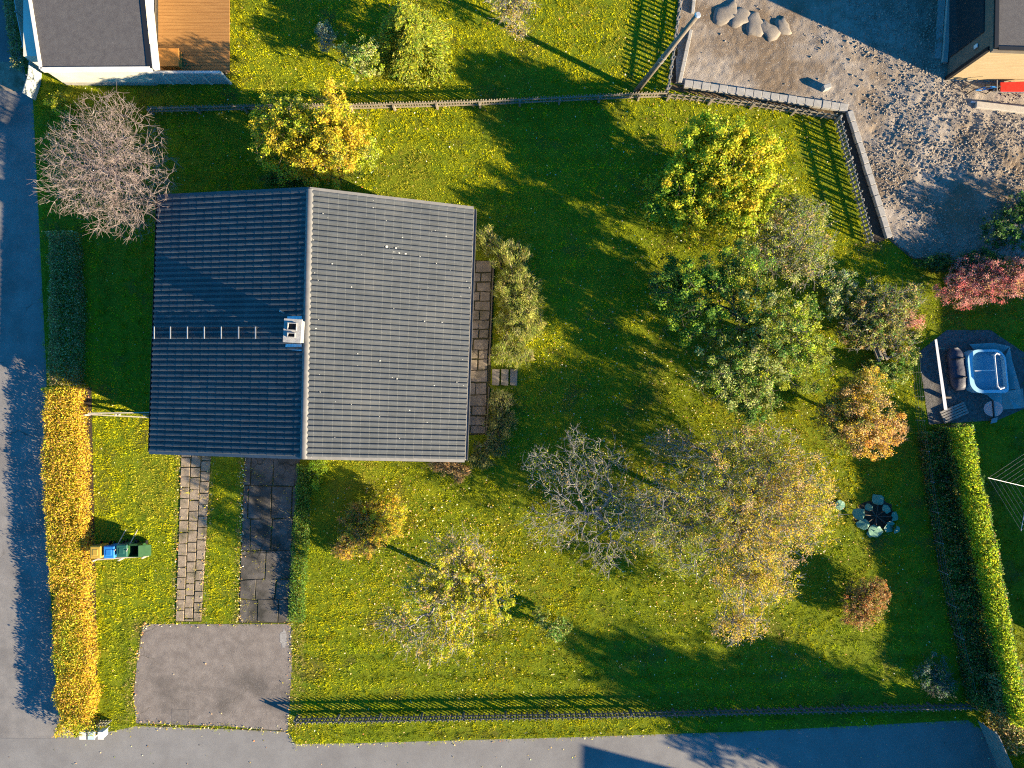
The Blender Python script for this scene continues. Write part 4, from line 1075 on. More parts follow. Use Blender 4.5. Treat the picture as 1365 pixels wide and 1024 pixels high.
# ------------------------------------------------------------------ hedges
def hedge(label, line, width, h, nleaf, palf, leaf=.075, name='hedge', top_rough=.10):
    """line: survey points of the foot of the hedge's middle"""
    Q = [W(*a) for a in line]
    t = thing(name, label, 'hedge', Q[0])
    seg = np.array([(b - a).length for a, b in zip(Q[:-1], Q[1:])]); cum = np.concatenate([[0], np.cumsum(seg)]); L = cum[-1]
    s = rng.random(nleaf) * L
    k = np.clip(np.searchsorted(cum, s) - 1, 0, len(seg) - 1)
    A = np.array([list(q) for q in Q])
    f = (s - cum[k]) / seg[k]
    C = A[k] * (1 - f[:, None]) + A[k + 1] * f[:, None]
    D = (A[k + 1] - A[k]) / seg[k][:, None]; N = np.stack([-D[:, 1], D[:, 0], 0 * D[:, 0]], 1)
    wn_ = width / 2 * (1 + .34 * (fbm(s + np.sign(rng.random(nleaf) - .5) * 0, s * 0 + 3, 1.1) - .5) * 2)
    hn = h * (1 + top_rough * (fbm(s, s * 0 + 9, 1.4) - .5) * 3)
    # mostly on the shell: top, two faces
    u = rng.uniform(-1, 1, nleaf); v = rng.random(nleaf)
    face = rng.random(nleaf)
    ptop = width / (width + 2 * h)
    istop = face < ptop
    v = np.where(istop, 1 - rng.random(nleaf) ** 2 * .35, v); u = np.where(istop, u, np.sign(u) * (1 - rng.random(nleaf) ** 2 * .3))
    bl = .05 * rng.normal(size=nleaf)
    x = u * wn_ * (1 - .12 * v ** 3) + bl; z = .03 + v * hn * (1 - .12 * np.abs(u) ** 3) + .05 * rng.normal(size=nleaf) + .10 * (vnoise(C[:, 0] * 1 + x, C[:, 1] + s * 0, 2.6) - .5)
    P = C + N * x[:, None]; P[:, 2] = np.maximum(z, .02)
    col = palf(nleaf, s / L, u, P)
    np_mesh('foliage', leaf_quads(P, leaf * rng.uniform(.6, 1.35, nleaf), .25, .62), 4, M['leaf'], t, col=col)
    ns = int(L / .12)
    ss = rng.random(ns) * L; kk = np.clip(np.searchsorted(cum, ss) - 1, 0, len(seg) - 1); ff = (ss - cum[kk]) / seg[kk]
    B0 = A[kk] * (1 - ff[:, None]) + A[kk + 1] * ff[:, None]; nn = np.stack([-(A[kk + 1] - A[kk])[:, 1], (A[kk + 1] - A[kk])[:, 0], 0 * ss], 1) / seg[kk][:, None]
    B0 = B0 + nn * rng.uniform(-.25, .25, (ns, 1)) * width
    T0 = B0 + nn * rng.uniform(-.4, .4, (ns, 1)) * width * .5 + np.array([0, 0, h * .95]) + rng.normal(0, .08, (ns, 3)); T0[:, 2] = np.minimum(T0[:, 2], h * 1.05)
    tag(tubes_np('stem', B0, T0, np.full(ns, .014), np.full(ns, .005), M['bark'], 4, t), kind='stuff')
    return t


def pal_yellow(n, f, u, P):
    a = pick(P_((GOLD, 5), (YEL, 3), (ORG, 1.5), (BRN, 1)), n, .2); b = pick(P_((YGR, 3), (YEL, 2), (OLV, 1)), n, .2)
    g = (fbm(P[:, 0], P[:, 1], .7) + rng.normal(0, .12, n)) > .66
    return np.where(g[:, None], b, a)


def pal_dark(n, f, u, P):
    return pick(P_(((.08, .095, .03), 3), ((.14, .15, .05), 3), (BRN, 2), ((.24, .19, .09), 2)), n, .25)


def pal_shaded_side(n, f, u, P):
    return pick(P_((DGR, 3), (GRN, 2), (BRN, 1.6), (OLV, 1)), n, .25)  # dark leaf colours carry the shade of the tall hedge's west face


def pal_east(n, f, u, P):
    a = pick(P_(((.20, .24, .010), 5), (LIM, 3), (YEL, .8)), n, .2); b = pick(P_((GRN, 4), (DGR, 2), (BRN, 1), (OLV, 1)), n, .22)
    g = (P[:, 2] > 1.05 + .5 * (fbm(P[:, 0], P[:, 1], 1.2) - .5)) & (u < .75)  # sunlit top and shaded faces are put into the leaf colours
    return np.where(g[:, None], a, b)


hedge('clipped golden yellow hedge along the road', [(92, 516), (95, 650), (103, 780), (108, 900), (112, 972)], 1.72, .72, 42000, pal_yellow)
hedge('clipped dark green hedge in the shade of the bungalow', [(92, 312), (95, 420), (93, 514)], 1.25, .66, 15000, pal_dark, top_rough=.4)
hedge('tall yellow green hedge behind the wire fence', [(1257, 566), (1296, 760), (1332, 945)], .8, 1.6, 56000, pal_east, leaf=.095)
hedge('low dark planting added as the shaded side of the tall hedge', [(1234, 572), (1268, 760), (1302, 935)], 1.0, .75, 22000, pal_shaded_side, leaf=.09, top_rough=.6)  # added planting, widens the dark shaded side of the tall hedge
hedge('rough green hedge behind the board fence corner', [(1318, 880), (1345, 985)], 1.5, 1.25, 9000, pal_dark, leaf=.1)
hedge('narrow dark hedge along the road beside the panel fence', [(20, -20), (28, 50), (36, 96)], .5, .6, 4500, pal_dark)
hedge('low green hedge beside the slab driveway', [(408, 618), (402, 720), (396, 826)], .62, .3, 8000, lambda n, f, u, P: pick(P_((GRN, 4), (LIM, 1), (OLV, 1.2), (DGR, 1)), n, .2), leaf=.07)

# rhubarb
rb_t = thing('rhubarb', 'rhubarb plant with broad blue green leaves on bare soil', 'plant', W(1165, 690))
for i, (x, y, s) in enumerate(((1171, 670, .36), (1149, 686, .40), (1155, 698, .36), (1168, 704, .42), (1183, 700, .36), (1180, 681, .28), (1190, 689, .30), (1160, 678, .22), (1164, 709, .30), (1194, 705, .24))):
    c = W(x, y, .22 + random.uniform(-.05, .1)); a0 = math.atan2(c.y - W(1168, 688).y, c.x - W(1168, 688).x); mb = MB()
    n_ = 14; ring = []
    for q in range(n_):
        a = 2 * math.pi * q / n_
        r_ = s * (.72 + .42 * math.cos(a)) * random.uniform(.78, 1.12) * (.82 if q == n_ // 2 else 1)
        ring.append(c + Vector((r_ * math.cos(a + a0), r_ * math.sin(a + a0) , random.uniform(-.07, .05) - .10 * (math.cos(a)))))
    mb.add([c + Vector((0, 0, .03))] + ring, [(0, 1 + q, 1 + (q + 1) % n_) for q in range(n_)])
    lf = mb.build('leaf', MATRB if 'MATRB' in globals() else M.setdefault('rhub', MAT('rhubarb_leaf', (.10, .23, .15), (.17, .34, .23), 8, .5, .4, 15)), rb_t, smooth=True)
    MB().tube(W(1168, 688, .02), c, .018, n=5).build('stalk', M['red_plastic'] if False else M['bark'], lf)
lf = MB(); c = W(1120, 673, .12); ring = [c + Vector((.26 * math.cos(a) * random.uniform(.8, 1.1), .24 * math.sin(a) * random.uniform(.8, 1.1), random.uniform(-.03, .03))) for a in np.linspace(0, 2 * math.pi, 13)[:-1]]
lf.add([c + Vector((0, 0, .04))] + ring, [(0, 1 + q, 1 + (q + 1) % 12) for q in range(12)])
tag(lf.build('fallen_leaf', M['rhub'], None, W(1120, 673)), 'single broad green leaf lying between the golden tree and the rhubarb', 'leaf')

# ------------------------------------------------------------------ wheeled bins, rails, mail boxes
def bin_(label, px, py, mat, open_=False, lidmat=None):
    t = thing('wheeled_bin', label, 'bin', W(px, py), 'wheeled bins in a row by the golden hedge')
    c = W(px, py); w, d, h = .24, .27, .86
    def ring(k, z): return [c + Vector((sx * w * k, sy * d * k, z)) for sx, sy in ((-1, -1), (1, -1), (1, 1), (-1, 1))]
    if not open_:
        MB().hexa(ring(.82, .06), ring(1, h)).build('body', M[mat], t, bevel=.02)
        l_ = MB().hexa(ring(1.09, h), ring(.95, h + .07)).build('lid', M[lidmat or mat], t, bevel=.02)
        MB().hexa([c + Vector((sx * w * .55, sy * d * .55, h + .07)) for sx, sy in ((-1, -1), (1, -1), (1, 1), (-1, 1))], [c + Vector((sx * w * .45, sy * d * .45, h + .085)) for sx, sy in ((-1, -1), (1, -1), (1, 1), (-1, 1))]).build('embossing', M[lidmat or mat], l_)
    else:
        mb = MB(); o0, o1, i0, i1 = ring(.82, .06), ring(1, h), ring(.76, .12), ring(.92, h)
        mb.add(o0 + o1 + i0 + i1, [(3, 2, 1, 0), (8, 9, 10, 11)] + [(k, (k + 1) % 4, 4 + (k + 1) % 4, 4 + k) for k in range(4)] + [(4 + k, 4 + (k + 1) % 4, 12 + (k + 1) % 4, 12 + k) for k in range(4)] + [(12 + k, 12 + (k + 1) % 4, 8 + (k + 1) % 4, 8 + k) for k in range(4)])
        mb.build('body', M[mat], t)
        MB().hexa([c + Vector(v) for v in ((w, -d, h - .02), (w + .44, -d * .95, h - .28), (w + .44, d * .95, h - .28), (w, d, h - .02))], [c + Vector(v) for v in ((w, -d, h + .03), (w + .46, -d * .95, h - .23), (w + .46, d * .95, h - .23), (w, d, h + .03))]).build('lid', M['plastic_green'], t, bevel=.015)
    for s in (-1, 1):
        MB().tube(c + Vector((s * w * .8, d * .9, .1)), c + Vector((s * w * .8 + s * .04, d * .9, .1)), .1, n=12).build('wheel', M['plastic_black'], t)
    MB().tube(c + Vector((-w * .7, d + .05, h - .02)), c + Vector((w * .7, d + .05, h - .02)), .018).build('handle', M['plastic_black'] if not open_ else M[mat], t)


bin_('yellow wheeled bin at the hedge end of the row', 143, 730, 'plastic_yellow')
bin_('bright blue wheeled bin beside the yellow one', 160.5, 730, 'plastic_blue')
bin_('teal wheeled bin with closed lid beside the blue one', 177, 728, 'plastic_teal')
bin_('green wheeled bin with its lid hanging open', 191, 729, 'plastic_green', True)
rl = thing('bin_rail', 'low whitish plank rail in front of the wheeled bins', 'rail', W(165, 745))
MB().bar(W(128, 746, .5), W(198, 741, .25), .05, .12).build('plank', M['pale_wood'], rl)
MB().bar(W(128, 746, .5), W(150, 738, .45), .04, .1).build('plank', M['pale_wood'], rl)
for (x, y) in ((131, 745), (165, 744), (196, 741)): MB().box(lift(W(x, y), .22), (.06, .06, .46)).build('post', M['pale_wood'], rl)
for x in (168.5, 184):
    MB().bar(lift(W(x, 728), .98), lift(W(x, 706), .05), .03, .03).build('stay', M['pale_wood'], rl)
gr = thing('garden_rail', 'weathered white plank rail between the golden hedge and the house', 'rail', W(150, 555))
MB().bar(W(118, 551, .5), W(200, 550, .3), .05, .12).build('plank', M['pale_wood'], gr)
MB().bar(W(118, 552.5, .4), W(208, 557, .12), .05, .08).build('plank', M['pale_wood'], gr)
for x in (120, 160, 198): MB().box(lift(W(x, 553), .21), (.06, .06, .44)).build('post', M['pale_wood'], gr)

mr_ = thing('mail_box_rack', 'rack carrying pale mail boxes at the hedge end, its shadow built as dark slats', 'rack', W(125, 966))
for i in range(9):
    MB().bar(lift(W(120 + i * 3.6, 960), .55), lift(W(120 + i * 3.6, 960), 0), .05, .03, up=(1, 0, 0)).build('slat', M['fence_dark'], mr_)  # dark slats stand in for the slatted shadow at the rack
for z in (.2, .5): MB().bar(lift(W(118, 960), z), lift(W(151, 959), z), .03, .05).build('rail', M['fence_dark'], mr_)
for i, (x, l) in enumerate(((124, 'pale blue mail box nearest the golden hedge on the rack'), (133, 'pale mail box in the middle of the rack'), (146, 'small pale mail box at the free end of the rack'))):
    t = thing('mail_box', l, 'mail box', W(x, 970), 'mail boxes on the rack')
    s = .2 if i < 2 else .13
    c = lift(W(x, 970), .62)
    MB().box(c + Vector((0, 0, -.12)), (s * 1.9, .3, .36)).build('body', M['mail_blue'], t, bevel=.01)
    MB().box(c + Vector((0, -.02, .075)), (s * 2.0, .36, .03)).build('lid', M['white_paint'] if i != 1 else M['mail_blue'], t, bevel=.01)
    MB().tube(lift(W(x, 968), 0), lift(W(x, 968), .32), .025).build('post', M['steel'], t)

# ------------------------------------------------------------------ neighbour's terrace in the east
tp = thing('tarpaulin', 'blue green tarpaulin with drawn-up corners under the rounded tub', 'tarpaulin', W(1330, 510))
tv = [[(1292, 459, .35), (1325, 457, .30), (1346, 462, .55)], [(1300, 468, .1), (1325, 468, .05), (1336, 470, .12)], [(1300, 522, .04), (1325, 524, .04), (1340, 522, .12)], [(1316, 527, .05), (1340, 526, .05), (1360, 518, .55)], [(1336, 545, .04), (1350, 545, .05), (1362, 544, .1)]]
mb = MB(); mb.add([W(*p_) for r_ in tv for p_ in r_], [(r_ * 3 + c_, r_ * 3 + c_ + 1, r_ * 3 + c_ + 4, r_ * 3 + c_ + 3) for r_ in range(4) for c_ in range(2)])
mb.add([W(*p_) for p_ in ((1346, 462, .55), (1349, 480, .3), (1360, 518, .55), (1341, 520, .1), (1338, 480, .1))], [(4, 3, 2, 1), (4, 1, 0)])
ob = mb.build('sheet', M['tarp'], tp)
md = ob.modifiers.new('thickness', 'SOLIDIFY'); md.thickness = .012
tub = thing('garden_tub', 'rounded pale blue tub with a white handrail on the shaded terrace', 'tub', W(1315, 492))
def rrect(x0, y0, x1, y1, r, n=6):
    out = []
    for (cx, cy, a0) in ((x1 - r, y0 + r, -90), (x1 - r * .4, y1 - r * .4, 0), (x0 + r, y1 - r, 90), (x0 + r, y0 + r, 180)):
        rr = r * .4 if a0 == 0 else r
        out += [(cx + rr * math.cos(math.radians(a0 + 90 * k / n)), cy + rr * math.sin(math.radians(a0 + 90 * k / n))) for k in range(n + 1)]
    return out
zt = .55
def skew(p_): x, y = p_; return (x + (y - 490) * .10, y - (x - 1315) * .02)
outer = [W(*skew(p_), zt) for p_ in rrect(1291, 466, 1342, 524, 15)]
inner = [W(*skew(p_), zt) for p_ in rrect(1297, 469, 1340, 520, 12)]
n_ = len(outer)
mb = MB()
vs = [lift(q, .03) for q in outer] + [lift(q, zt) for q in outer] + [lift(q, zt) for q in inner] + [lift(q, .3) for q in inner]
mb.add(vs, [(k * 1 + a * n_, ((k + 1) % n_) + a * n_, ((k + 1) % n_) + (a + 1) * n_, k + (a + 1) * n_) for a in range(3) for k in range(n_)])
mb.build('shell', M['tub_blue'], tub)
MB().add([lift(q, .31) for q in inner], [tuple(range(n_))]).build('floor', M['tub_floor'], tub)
hr = MB()
pth = [W(*skew(p_), .85) for p_ in ((1334, 473), (1330, 471), (1327, 474), (1327, 515), (1330, 519), (1336, 517))]
for a, b in zip(pth[:-1], pth[1:]): hr.tube(a, b, .035, n=8)
hr.tube(pth[0], lift(pth[0], .32), .035, n=8); hr.tube(pth[-1], lift(pth[-1], .32), .035, n=8)
hr.build('handrail', M['white_plastic'], tub, smooth=False)
MB().tube(W(*skew((1299, 494)), .5), W(*skew((1327, 494)), .5), .025).build('crossbar', M['white_plastic'], tub)
rc = thing('rolled_cover', 'dark blue rolled cover lying beside the rounded tub', 'cover', W(1276, 495))
a_, b_ = W(1272, 464, .28), W(1279, 520, .28)
mb = MB(); nn = 12; K = 12; d_ = (b_ - a_); s_ = Vector((d_.y, -d_.x, 0)).normalized()
for i in range(nn + 1):
    f_ = i / nn; rr = .34 * (1 - abs(2 * f_ - 1) ** 6 * .45) * random.uniform(.95, 1.05)
    mb.v += [tuple(a_.lerp(b_, f_) + s_ * rr * math.cos(2 * math.pi * k / K) * 1.15 + Vector((0, 0, rr * .8 * math.sin(2 * math.pi * k / K)))) for k in range(K)]
mb.f += [(i * K + k, i * K + (k + 1) % K, (i + 1) * K + (k + 1) % K, (i + 1) * K + k) for i in range(nn) for k in range(K)] + [tuple(range(K)), tuple(range((nn) * K, (nn + 1) * K))]
mb.build('roll', M['dark_cover'], rc, smooth=True)
for f_ in (.25, .7):
    q = a_.lerp(b_, f_); MB().tube(q, q + d_.normalized() * .05, .36, n=12).build('strap', M['plastic_black'], rc)
t = MB().hexa([W(1246, 453, .30), W(1249, 452, .30), W(1263, 546, .30), W(1258.5, 546.5, .30)], [W(1246, 453, .38), W(1249, 452, .38), W(1263, 546, .38), W(1258.5, 546.5, .38)])
tag(t.build('white_board', M['white_plastic'], None, W(1254, 500, .3)), 'long narrow white board propped beside the dark rolled cover', 'board')
sp_ = thing('board_support', 'two low dark trestles carrying the long white board', 'trestle', W(1252, 500))
for y in (465, 530): MB().box(lift(W(1247.5 + (y - 453) * .135, y), .15), (.35, .08, .295)).build('bearer', M['brown_board'], sp_)
pl = thing('wooden_pallet', 'grey slatted pallet beside the hedge end on the shaded terrace', 'pallet', W(1272, 548))
c0, c1, c2 = W(1253, 549, .14), W(1285, 535, .14), W(1292, 551, .14)
dx = c1 - c0; dy = (c2 - c1)
for k in range(5):
    a = c0 + dy * (k / 5 + .02); b = c0 + dy * ((k + 1) / 5 - .035)
    MB().hexa([a - Vector((0, 0, .02)), a + dx - Vector((0, 0, .02)), b + dx - Vector((0, 0, .02)), b - Vector((0, 0, .02))], [a, a + dx, b + dx, b]).build('slat', M['fence_grey'], pl)
for f_ in (.05, .5, .95):
    MB().bar(c0 + dx * f_ - Vector((0, 0, .075)), c0 + dx * f_ + dy - Vector((0, 0, .075)), .09, .1).build('bearer', M['fence_grey'], pl)
rt_ = thing('round_table', 'small round pinkish table with a dark pole across it', 'table', W(1325, 545))
MB().tube(W(1324, 545, .55), W(1324, 545, .6), .36, n=28).build('table_top', M['pink_table'], rt_)
MB().tube(W(1324, 545, 0), W(1324, 545, .55), .05).build('leg', M['steel'], rt_)
MB().tube(W(1324, 545, 0.0), W(1324, 545, .03), .2, n=16).build('base', M['steel'], rt_)
MB().bar(W(1323, 533, .64), W(1325, 557, .64), .05, .05).build('pole', M['plastic_black'], rt_)
t = MB().hexa([W(*p_, .02) for p_ in ((1320, 565), (1329, 563), (1330, 556), (1322, 558))], [W(*p_, .2) for p_ in ((1320, 565), (1329, 563), (1330, 556), (1322, 558))])
tag(t.build('plastic_tub', M['grey_plastic'], None, W(1325, 561), bevel=.02), 'small grey plastic tub beside the round table', 'tub')
tag(MB().prism(PP([(1334, 522), (1362, 518), (1364, 543), (1336, 546)]), .015, .07).build('paving_slab', M['block'], None, W(1350, 532)), 'grey paving slab below the tarpaulin corner', 'slab')

# rotary clothes dryer
cd = thing('clothes_dryer', 'rotary clothes dryer with four arms on the shaded lawn', 'clothes dryer', W(1358, 648))
hub = W(1372, 650, 1.2); tips = [W(1317, 637, 1.75), W(1361, 708, 1.75), W(1428, 664, 1.75), W(1384, 592, 1.75)]
MB().tube(lift(hub, 0), lift(hub, 1.6), .03).build('pole', M['steel'], cd)
for q in tips: MB().tube(hub, q, .014, n=6).build('arm', M['steel'], cd)
for k in range(4):
    mb = MB()
    for f_ in (.35, .48, .61, .74, .87, .99):
        mb.tube(hub.lerp(tips[k], f_), hub.lerp(tips[(k + 1) % 4], f_), .006, n=4, cap=False)
    mb.build('line', M['wire'], cd)

# old timber stack in the wild bushes
ts = thing('timber_stack', 'old weathered timbers stacked in the tangled bushes', 'timber', W(1176, 463))
for (a, b, w) in (((1163, 458, .35), (1172, 482, .35), .13), ((1168, 457, .42), (1176, 479, .40), .12), ((1173, 458, .36), (1182, 480, .36), .13), ((1181, 478, .3), (1200, 471, .3), .1), ((1190, 449, .3), (1197, 470, .3), .11), ((1154, 465, .25), (1166, 457, .3), .05)):
    MB().bar(W(*a), W(*b), w, w).build('timber', M['old_wood'], ts, bevel=.01)
for (x, y) in ((1162, 458), (1168, 481), (1186, 476), (1196, 455)):
    MB().tube(lift(W(x, y), 0), lift(W(x, y), .3), .06).build('stake', M['old_wood'], ts)

# ------------------------------------------------------------------ lot stones, boulders, grey object
def stones(n, region, smin, smax, name):
    x0, y0, x1, y1 = region
    px = rng.uniform(x0, x1, n * 4); py = rng.uniform(y0, y1, n * 4)
    ok = inpoly(px, py, LOT)
    d = np.clip((px - 1060) / 110, .04, 1) * np.clip(3.2 * (fbm(px, py, .025) - .32), .04, 1)
    ok &= rng.random(len(px)) < d
    px, py = px[ok][:n], py[ok][:n]; n = len(px)
    x = (px - 682.5) * H / FOC; y = (512 - py) * H / FOC; z = lot_height(x, y)
    s = smin * (smax / smin) ** (rng.random(n) ** 2.8)
    base = np.array([[1, 0, 0], [0, 1, 0], [-1, 0, 0], [0, -1, 0], [0, 0, .8], [0, 0, -.8]], float)
    tri = np.array([[0, 1, 4], [1, 2, 4], [2, 3, 4], [3, 0, 4], [1, 0, 5], [2, 1, 5], [3, 2, 5], [0, 3, 5]])
    Vv = base[None] * (s[:, None, None] * rng.uniform(.6, 1.3, (n, 6, 3)))
    a = rng.random(n) * 6.28; ca, sa = np.cos(a)[:, None], np.sin(a)[:, None]
    X = Vv[:, :, 0] * ca - Vv[:, :, 1] * sa; Y = Vv[:, :, 0] * sa + Vv[:, :, 1] * ca
    Vv = np.stack([X + x[:, None], Y + y[:, None], Vv[:, :, 2] + (z + s * .25)[:, None]], -1)
    T = Vv[:, tri].reshape(-1, 3, 3)
    return tag(np_mesh(name, T, 3, M['stone']), 'loose grey stones strewn over the building lot', 'gravel', kind='stuff')


stones(24000, (905, -10, 1390, 345), .012, .07, 'gravel')
for (x, y, rx, ry, l) in ((968, 20, .75, .5, 'rounded flat mound of sand nearest the utility pole'), (985, 26, .5, .45, 'small lump of sand leaning on the largest sand mound'), (1006, 36, .45, .65, 'narrow sand lump between the two sand mounds'), (1024, 42, .4, .62, 'long pale sand lump in the middle of the row'), (1043, 38, .35, .5, 'last sand lump next to the shadow of the timber house')):
    mb = MB(); K = 14; c = W(x, y); ang = random.uniform(.2, .9)
    rows_ = [(1.0, 0.0), (.95, .08), (.74, .13), (.4, .15)]
    js = [random.uniform(.68, 1.22) for _ in range(K)]
    for (k, z) in rows_:
        for q in range(K):
            a = 2 * math.pi * q / K; r_ = k * js[q]
            vx, vy = rx * r_ * math.cos(a), ry * r_ * math.sin(a)
            mb.v.append((c.x + vx * math.cos(ang) - vy * math.sin(ang), c.y + vx * math.sin(ang) + vy * math.cos(ang), .04 + z * random.uniform(.9, 1.1)))
    mb.v.append((c.x, c.y, .20))
    mb.f += [(i * K + q, i * K + (q + 1) % K, (i + 1) * K + (q + 1) % K, (i + 1) * K + q) for i in range(3) for q in range(K)] + [(3 * K + q, 3 * K + (q + 1) % K, 4 * K) for q in range(K)]
    tag(mb.build('sand_mound', M['boulder'], None, W(x, y), smooth=True), l, 'sand mound', 'sand mounds on the building lot')
tag(MB().box(W(1101, 117, .22), (.36, .22, .34), .35).build('concrete_block', M['block'], None, W(1101, 117, .05), bevel=.02), 'single concrete block standing on the bare gravel', 'block')

# ------------------------------------------------------------------ neighbours outside the picture (their shadows fall into it)
def simple_house(label, corners, eave, ridge, axis='y'):
    c = sum((Vector(p_ + (0,)) for p_ in corners), Vector()) / 4
    t = thing('house', label, 'house', c)
    MB().prism([Vector(p_) for p_ in corners], -.05, eave).build('wall', M['wall_plaster'], t)
    a, b, c_, d = [Vector(p_ + (eave,)) for p_ in corners]
    if axis == 'y': r0, r1 = (a + b) / 2, (d + c_) / 2; L_ = [a, d]; R_ = [b, c_]
    else: r0, r1 = (a + d) / 2, (b + c_) / 2; L_ = [a, b]; R_ = [d, c_]
    r0.z = r1.z = ridge
    MB().add([L_[0], L_[1], r1, r0], [(0, 1, 2, 3)]).build('roof', M['roof'], t)
    MB().add([R_[0], R_[1], r1, r0], [(3, 2, 1, 0)]).build('roof', M['roof'], t)
    e0 = [L_[0], R_[0], r0]; e1 = [L_[1], R_[1], r1]
    MB().add(e0, [(0, 1, 2)]).build('gable', M['wall_plaster'], t); MB().add(e1, [(0, 1, 2)]).build('gable', M['wall_plaster'], t)


simple_house('gabled house east of the hedge', [(28.5, -13.5), (37, -13.5), (37, .2), (28.5, .2)], 2.8, 4.3)
simple_house('gabled house across the street', [(17.3, -36), (31, -36), (31, -26.8), (17.1, -23.2)], 4.6, 4.7, 'x')
tree('street_tree', 'tall leafy tree by the street east of the board fence', 'tree', (1400, 1120), [(1445, 1210, 5.0, 2.6, 2.0, 1.6, 3), (1490, 1180, 4.2, 2.4, 2.0, 1.5, 2), (1415, 1235, 4.2, 1.8, 1.6, 1.2, 1)], 400, 9000, P_((GRN, 2), (OLV, 2), (YGR, 1)), leaf=.2, spread=.4, trunk_h=2)
for (x, y, l) in ((27.0, -20.2, 'dense street bush nearest the board fence'), (31.0, -22.2, 'dense street bush farther along the street'), (28.6, -24.0, 'dense street bush nearest the house across the street')):
    q = (x * FOC / H + 682.5, 512 - y * FOC / H)
    def up_px(z): k = H / (H - z); return (682.5 + (q[0] - 682.5) * k, 512 + (q[1] - 512) * k)
    tree('street_bush', l, 'bush', q, [up_px(1.2) + (1.2, 2.1, 2.1, 1.2, 1), up_px(3.4) + (3.4, 2.1, 2.1, 1.7, 1), up_px(5.0) + (5.0, 1.6, 1.6, 1.2, .7)], 300, 11000, P_((GRN, 2), (OLV, 2)), leaf=.24, spread=.45, trunk_h=1)
tree('garden_tree', 'leafy tree east of the red shrub', 'tree', (1585, 418), [(1575, 416, 2.0, 2.0, 1.1, 1.4, 3), (1635, 395, 2.4, 2.6, 1.8, 1.7, 2)], 300, 8000, P_((GRN, 2), (OLV, 2), (YGR, 1)), leaf=.2, spread=.4, trunk_h=1)

# ------------------------------------------------------------------ grass and fallen leaves
LAWN_IN = LAWN
def lawn_mask(px, py, margin=True):
    m = inpoly(px, py, LAWN_IN)
    for e in EXCL: m &= ~inpoly(px, py, e)
    return m


n_t = 210000
px = rng.uniform(-10, 1375, n_t); py = rng.uniform(-10, 1030, n_t)
jx = px + rng.normal(0, 1.8, n_t); jy = py + rng.normal(0, 1.8, n_t)
m_ = lawn_mask(jx, jy)
for e in EXCL[1:3]: m_ |= inpoly(px, py, e) & (rng.random(n_t) < .12 + .4 * (vnoise(px, py, .09) > .64))
x = (px[m_] - 682.5) * H / FOC; y = (512 - py[m_]) * H / FOC; pxm, pym = px[m_], py[m_]
n = len(x)
dens = fbm(x, y, 1.6)
g1 = fbm(x + 40, y, .35); g2 = fbm(x, y + 70, 1.1); g3 = fbm(x - 30, y + 10, 3.5)
cA = np.array([.25, .295, .008]); cB = np.array([.43, .40, .007]); cC = np.array([.38, .28, .06]); cD = np.array([.095, .19, .008])
t1 = np.clip((g1 - .3) * 2.2 + .6 * (pym < 135) + .35 * ((pxm > 480) & (pym < 260)), 0, 1)[:, None]; t2 = np.clip((g2 - .55) * 3, 0, 1)[:, None]; t3 = np.clip((g3 - .62) * 3.5, 0, 1)[:, None]
# worn yellow edges next to paving
col = cA * (1 - t1) + cB * t1; col = col * (1 - .55 * t3) + cC * .55 * t3; col = col * (1 - .5 * t2) + cD * .5 * t2
stripe = .5 + .5 * np.sin(np.where(pxm < 240, x * 7.0, y * 7.0) + 2 * (g2 - .5))
sa = np.where(pym > 840, .34, .18)[:, None]
col = col * (1 - sa + 2 * sa * stripe[:, None])
big = fbm(x + 11, y - 5, .16, 2)[:, None]; col = col * (.72 + .56 * big)
und = np.zeros(n)
for (cx, cy, rx, ry) in ((960, 690, 170, 140), (600, 770, 130, 110), (520, 690, 110, 70), (780, 650, 110, 90), (1000, 420, 130, 140)):
    und = np.maximum(und, np.exp(-(((pxm - cx) / rx) ** 2 + ((pym - cy) / ry) ** 2) * 1.4))
ub = (und * np.clip(1.6 * fbm(x + 5, y + 1, .9) - .15, 0, 1))[:, None]
col = col * (1 - .6 * ub) + np.array([.27, .215, .03]) * .6 * ub
worn = np.clip((fbm(x - 9, y + 21, .55) - .60) * 5, 0, 1)[:, None]; col = col * (1 - .5 * worn) + np.array([.26, .22, .05]) * .5 * worn
edge = np.zeros(n, bool)
for e in (PAD, [(325, 600), (402, 600), (389, 832), (317, 832)], [(240, 600), (283, 600), (270, 830), (233, 830)]):
    cx = sum(p_[0] for p_ in e) / len(e); cy = sum(p_[1] for p_ in e) / len(e)
    ee = [(cx + (p_[0] - cx) * 1.12 + np.sign(p_[0] - cx) * 3, cy + (p_[1] - cy) * 1.02) for p_ in e]
    edge |= inpoly(pxm, pym, ee)
col = np.where(edge[:, None] & (rng.random((n, 1)) < .6), np.array([.34, .28, .09]), col)
B_ = 6
hgt_ = (.014 + .030 * dens + .085 * np.clip(fbm(x + 3, y + 8, 5.5, 2) - .42, 0, 1)) * np.exp(rng.normal(0, .35, n))
X = np.repeat(x, B_) + rng.normal(0, .05, n * B_); Y = np.repeat(y, B_) + rng.normal(0, .05, n * B_)
hh = np.repeat(hgt_, B_) * rng.uniform(.6, 1.3, n * B_)
la = rng.random(n * B_) * 2 * np.pi; le = hh * rng.uniform(.3, 1.4, n * B_)
wa = la + np.pi / 2 + rng.normal(0, .4, n * B_); ww = rng.uniform(.009, .018, n * B_)
p0 = np.stack([X - np.cos(wa) * ww, Y - np.sin(wa) * ww, np.full_like(X, -.004)], 1)
p1 = np.stack([X + np.cos(wa) * ww, Y + np.sin(wa) * ww, np.full_like(X, -.004)], 1)
p2 = np.stack([X + np.cos(la) * le, Y + np.sin(la) * le, hh], 1)
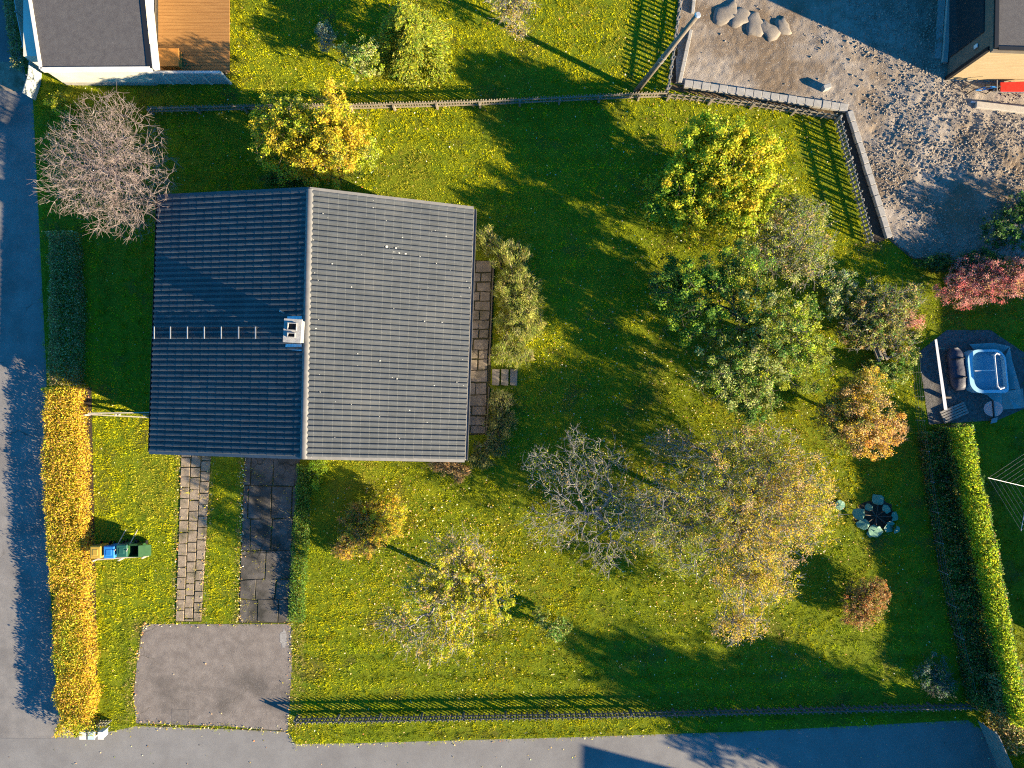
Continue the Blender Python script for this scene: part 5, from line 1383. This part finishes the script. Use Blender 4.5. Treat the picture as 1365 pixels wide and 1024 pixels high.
cc_ = np.repeat(col, B_, 0) * np.exp(rng.normal(0, .18, (n * B_, 1))) * np.repeat(np.exp(rng.normal(0, .2, (n, 1))), B_, 0)
tag(np_mesh('grass', np.stack([p0, p1, p2], 1), 3, M['grass'], col=np.clip(cc_, .004, .6)), 'short green and yellow grass of the garden lawns', 'grass', kind='stuff')

# fallen leaves: everywhere a few, many under the autumn trees
src = [(960, 690, 140, 130, 3.4), (605, 780, 110, 95, 3.2), (790, 670, 110, 90, 1.0), (990, 430, 130, 130, 1.6), (945, 230, 110, 90, 1.2), (425, 185, 90, 70, .8), (520, 700, 80, 60, 1.6), (730, 520, 120, 90, .6)]
n_l = 110000
px = rng.uniform(60, 1365, n_l); py = rng.uniform(0, 990, n_l)
w_ = .028 + .03 * (py < 140)
for (cx, cy, rx, ry, a) in src: w_ = w_ + a * np.exp(-(((px - cx) / rx) ** 2 + ((py - cy) / ry) ** 2) * 1.3) * .25
ok = (rng.random(n_l) < w_) & (lawn_mask(px, py) | ((rng.random(n_l) < .06) & inpoly(px, py, PAD + [])))
px, py = px[ok], py[ok]; n = len(px)
zl = rng.uniform(.03, .075, n)
# drifts along verges and paving edges
def along(pts, m, sd):
    t_ = rng.random(m) * (len(pts) - 1); k_ = t_.astype(int); f_ = t_ - k_
    a_ = np.array(pts, float)
    q = a_[k_] * (1 - f_[:, None]) + a_[k_ + 1] * f_[:, None] + rng.normal(0, sd, (m, 2))
    return q[:, 0], q[:, 1]
for (pts, m, sd, z0) in (([(178, 968), (300, 968), (384, 975), (395, 992), (500, 991), (760, 984), (1000, 976), (1290, 962)], 450, 2.0, -.035), (PAD + PAD[:1], 380, 2.2, .02), ([(70, 520), (66, 700), (80, 950), (95, 978)], 300, 3.0, -.035), ([(325, 610), (318, 831)], 260, 2.5, .04), ([(281, 607), (268, 828)], 120, 2.5, .04), ([(240, 607), (234, 828)], 120, 2.5, .04), ([(200, 148), (470, 146), (850, 131)], 250, 3, .03), ([(108, 516), (116, 700), (126, 960)], 700, 4, .03)):
    ax_, ay_ = along(pts, m, sd); px = np.concatenate([px, ax_]); py = np.concatenate([py, ay_]); zl = np.concatenate([zl, rng.uniform(z0, z0 + .02, m)])
ax_, ay_ = rng.uniform(0, 1365, 160), rng.uniform(950, 1030, 160); px = np.concatenate([px, ax_]); py = np.concatenate([py, ay_]); zl = np.concatenate([zl, np.where(inpoly(ax_, ay_, LAWN), .04, -.04)])
n = len(px)
C = np.stack([(px - 682.5) * H / FOC, (512 - py) * H / FOC, zl], 1)
np_o = np_mesh('fallen_leaves', leaf_quads(C, rng.uniform(.04, .09, n), 1.6, .7), 4, M['dry_leaf'], col=pick(P_((TAN, 4), (GOLD, 2), ((.38, .31, .2), 2.4), (BRN, 2), (YEL, 1.5), (RUST, 1)), n, .25))
tag(np_o, 'fallen autumn leaves scattered over the lawns', 'leaves', kind='stuff')
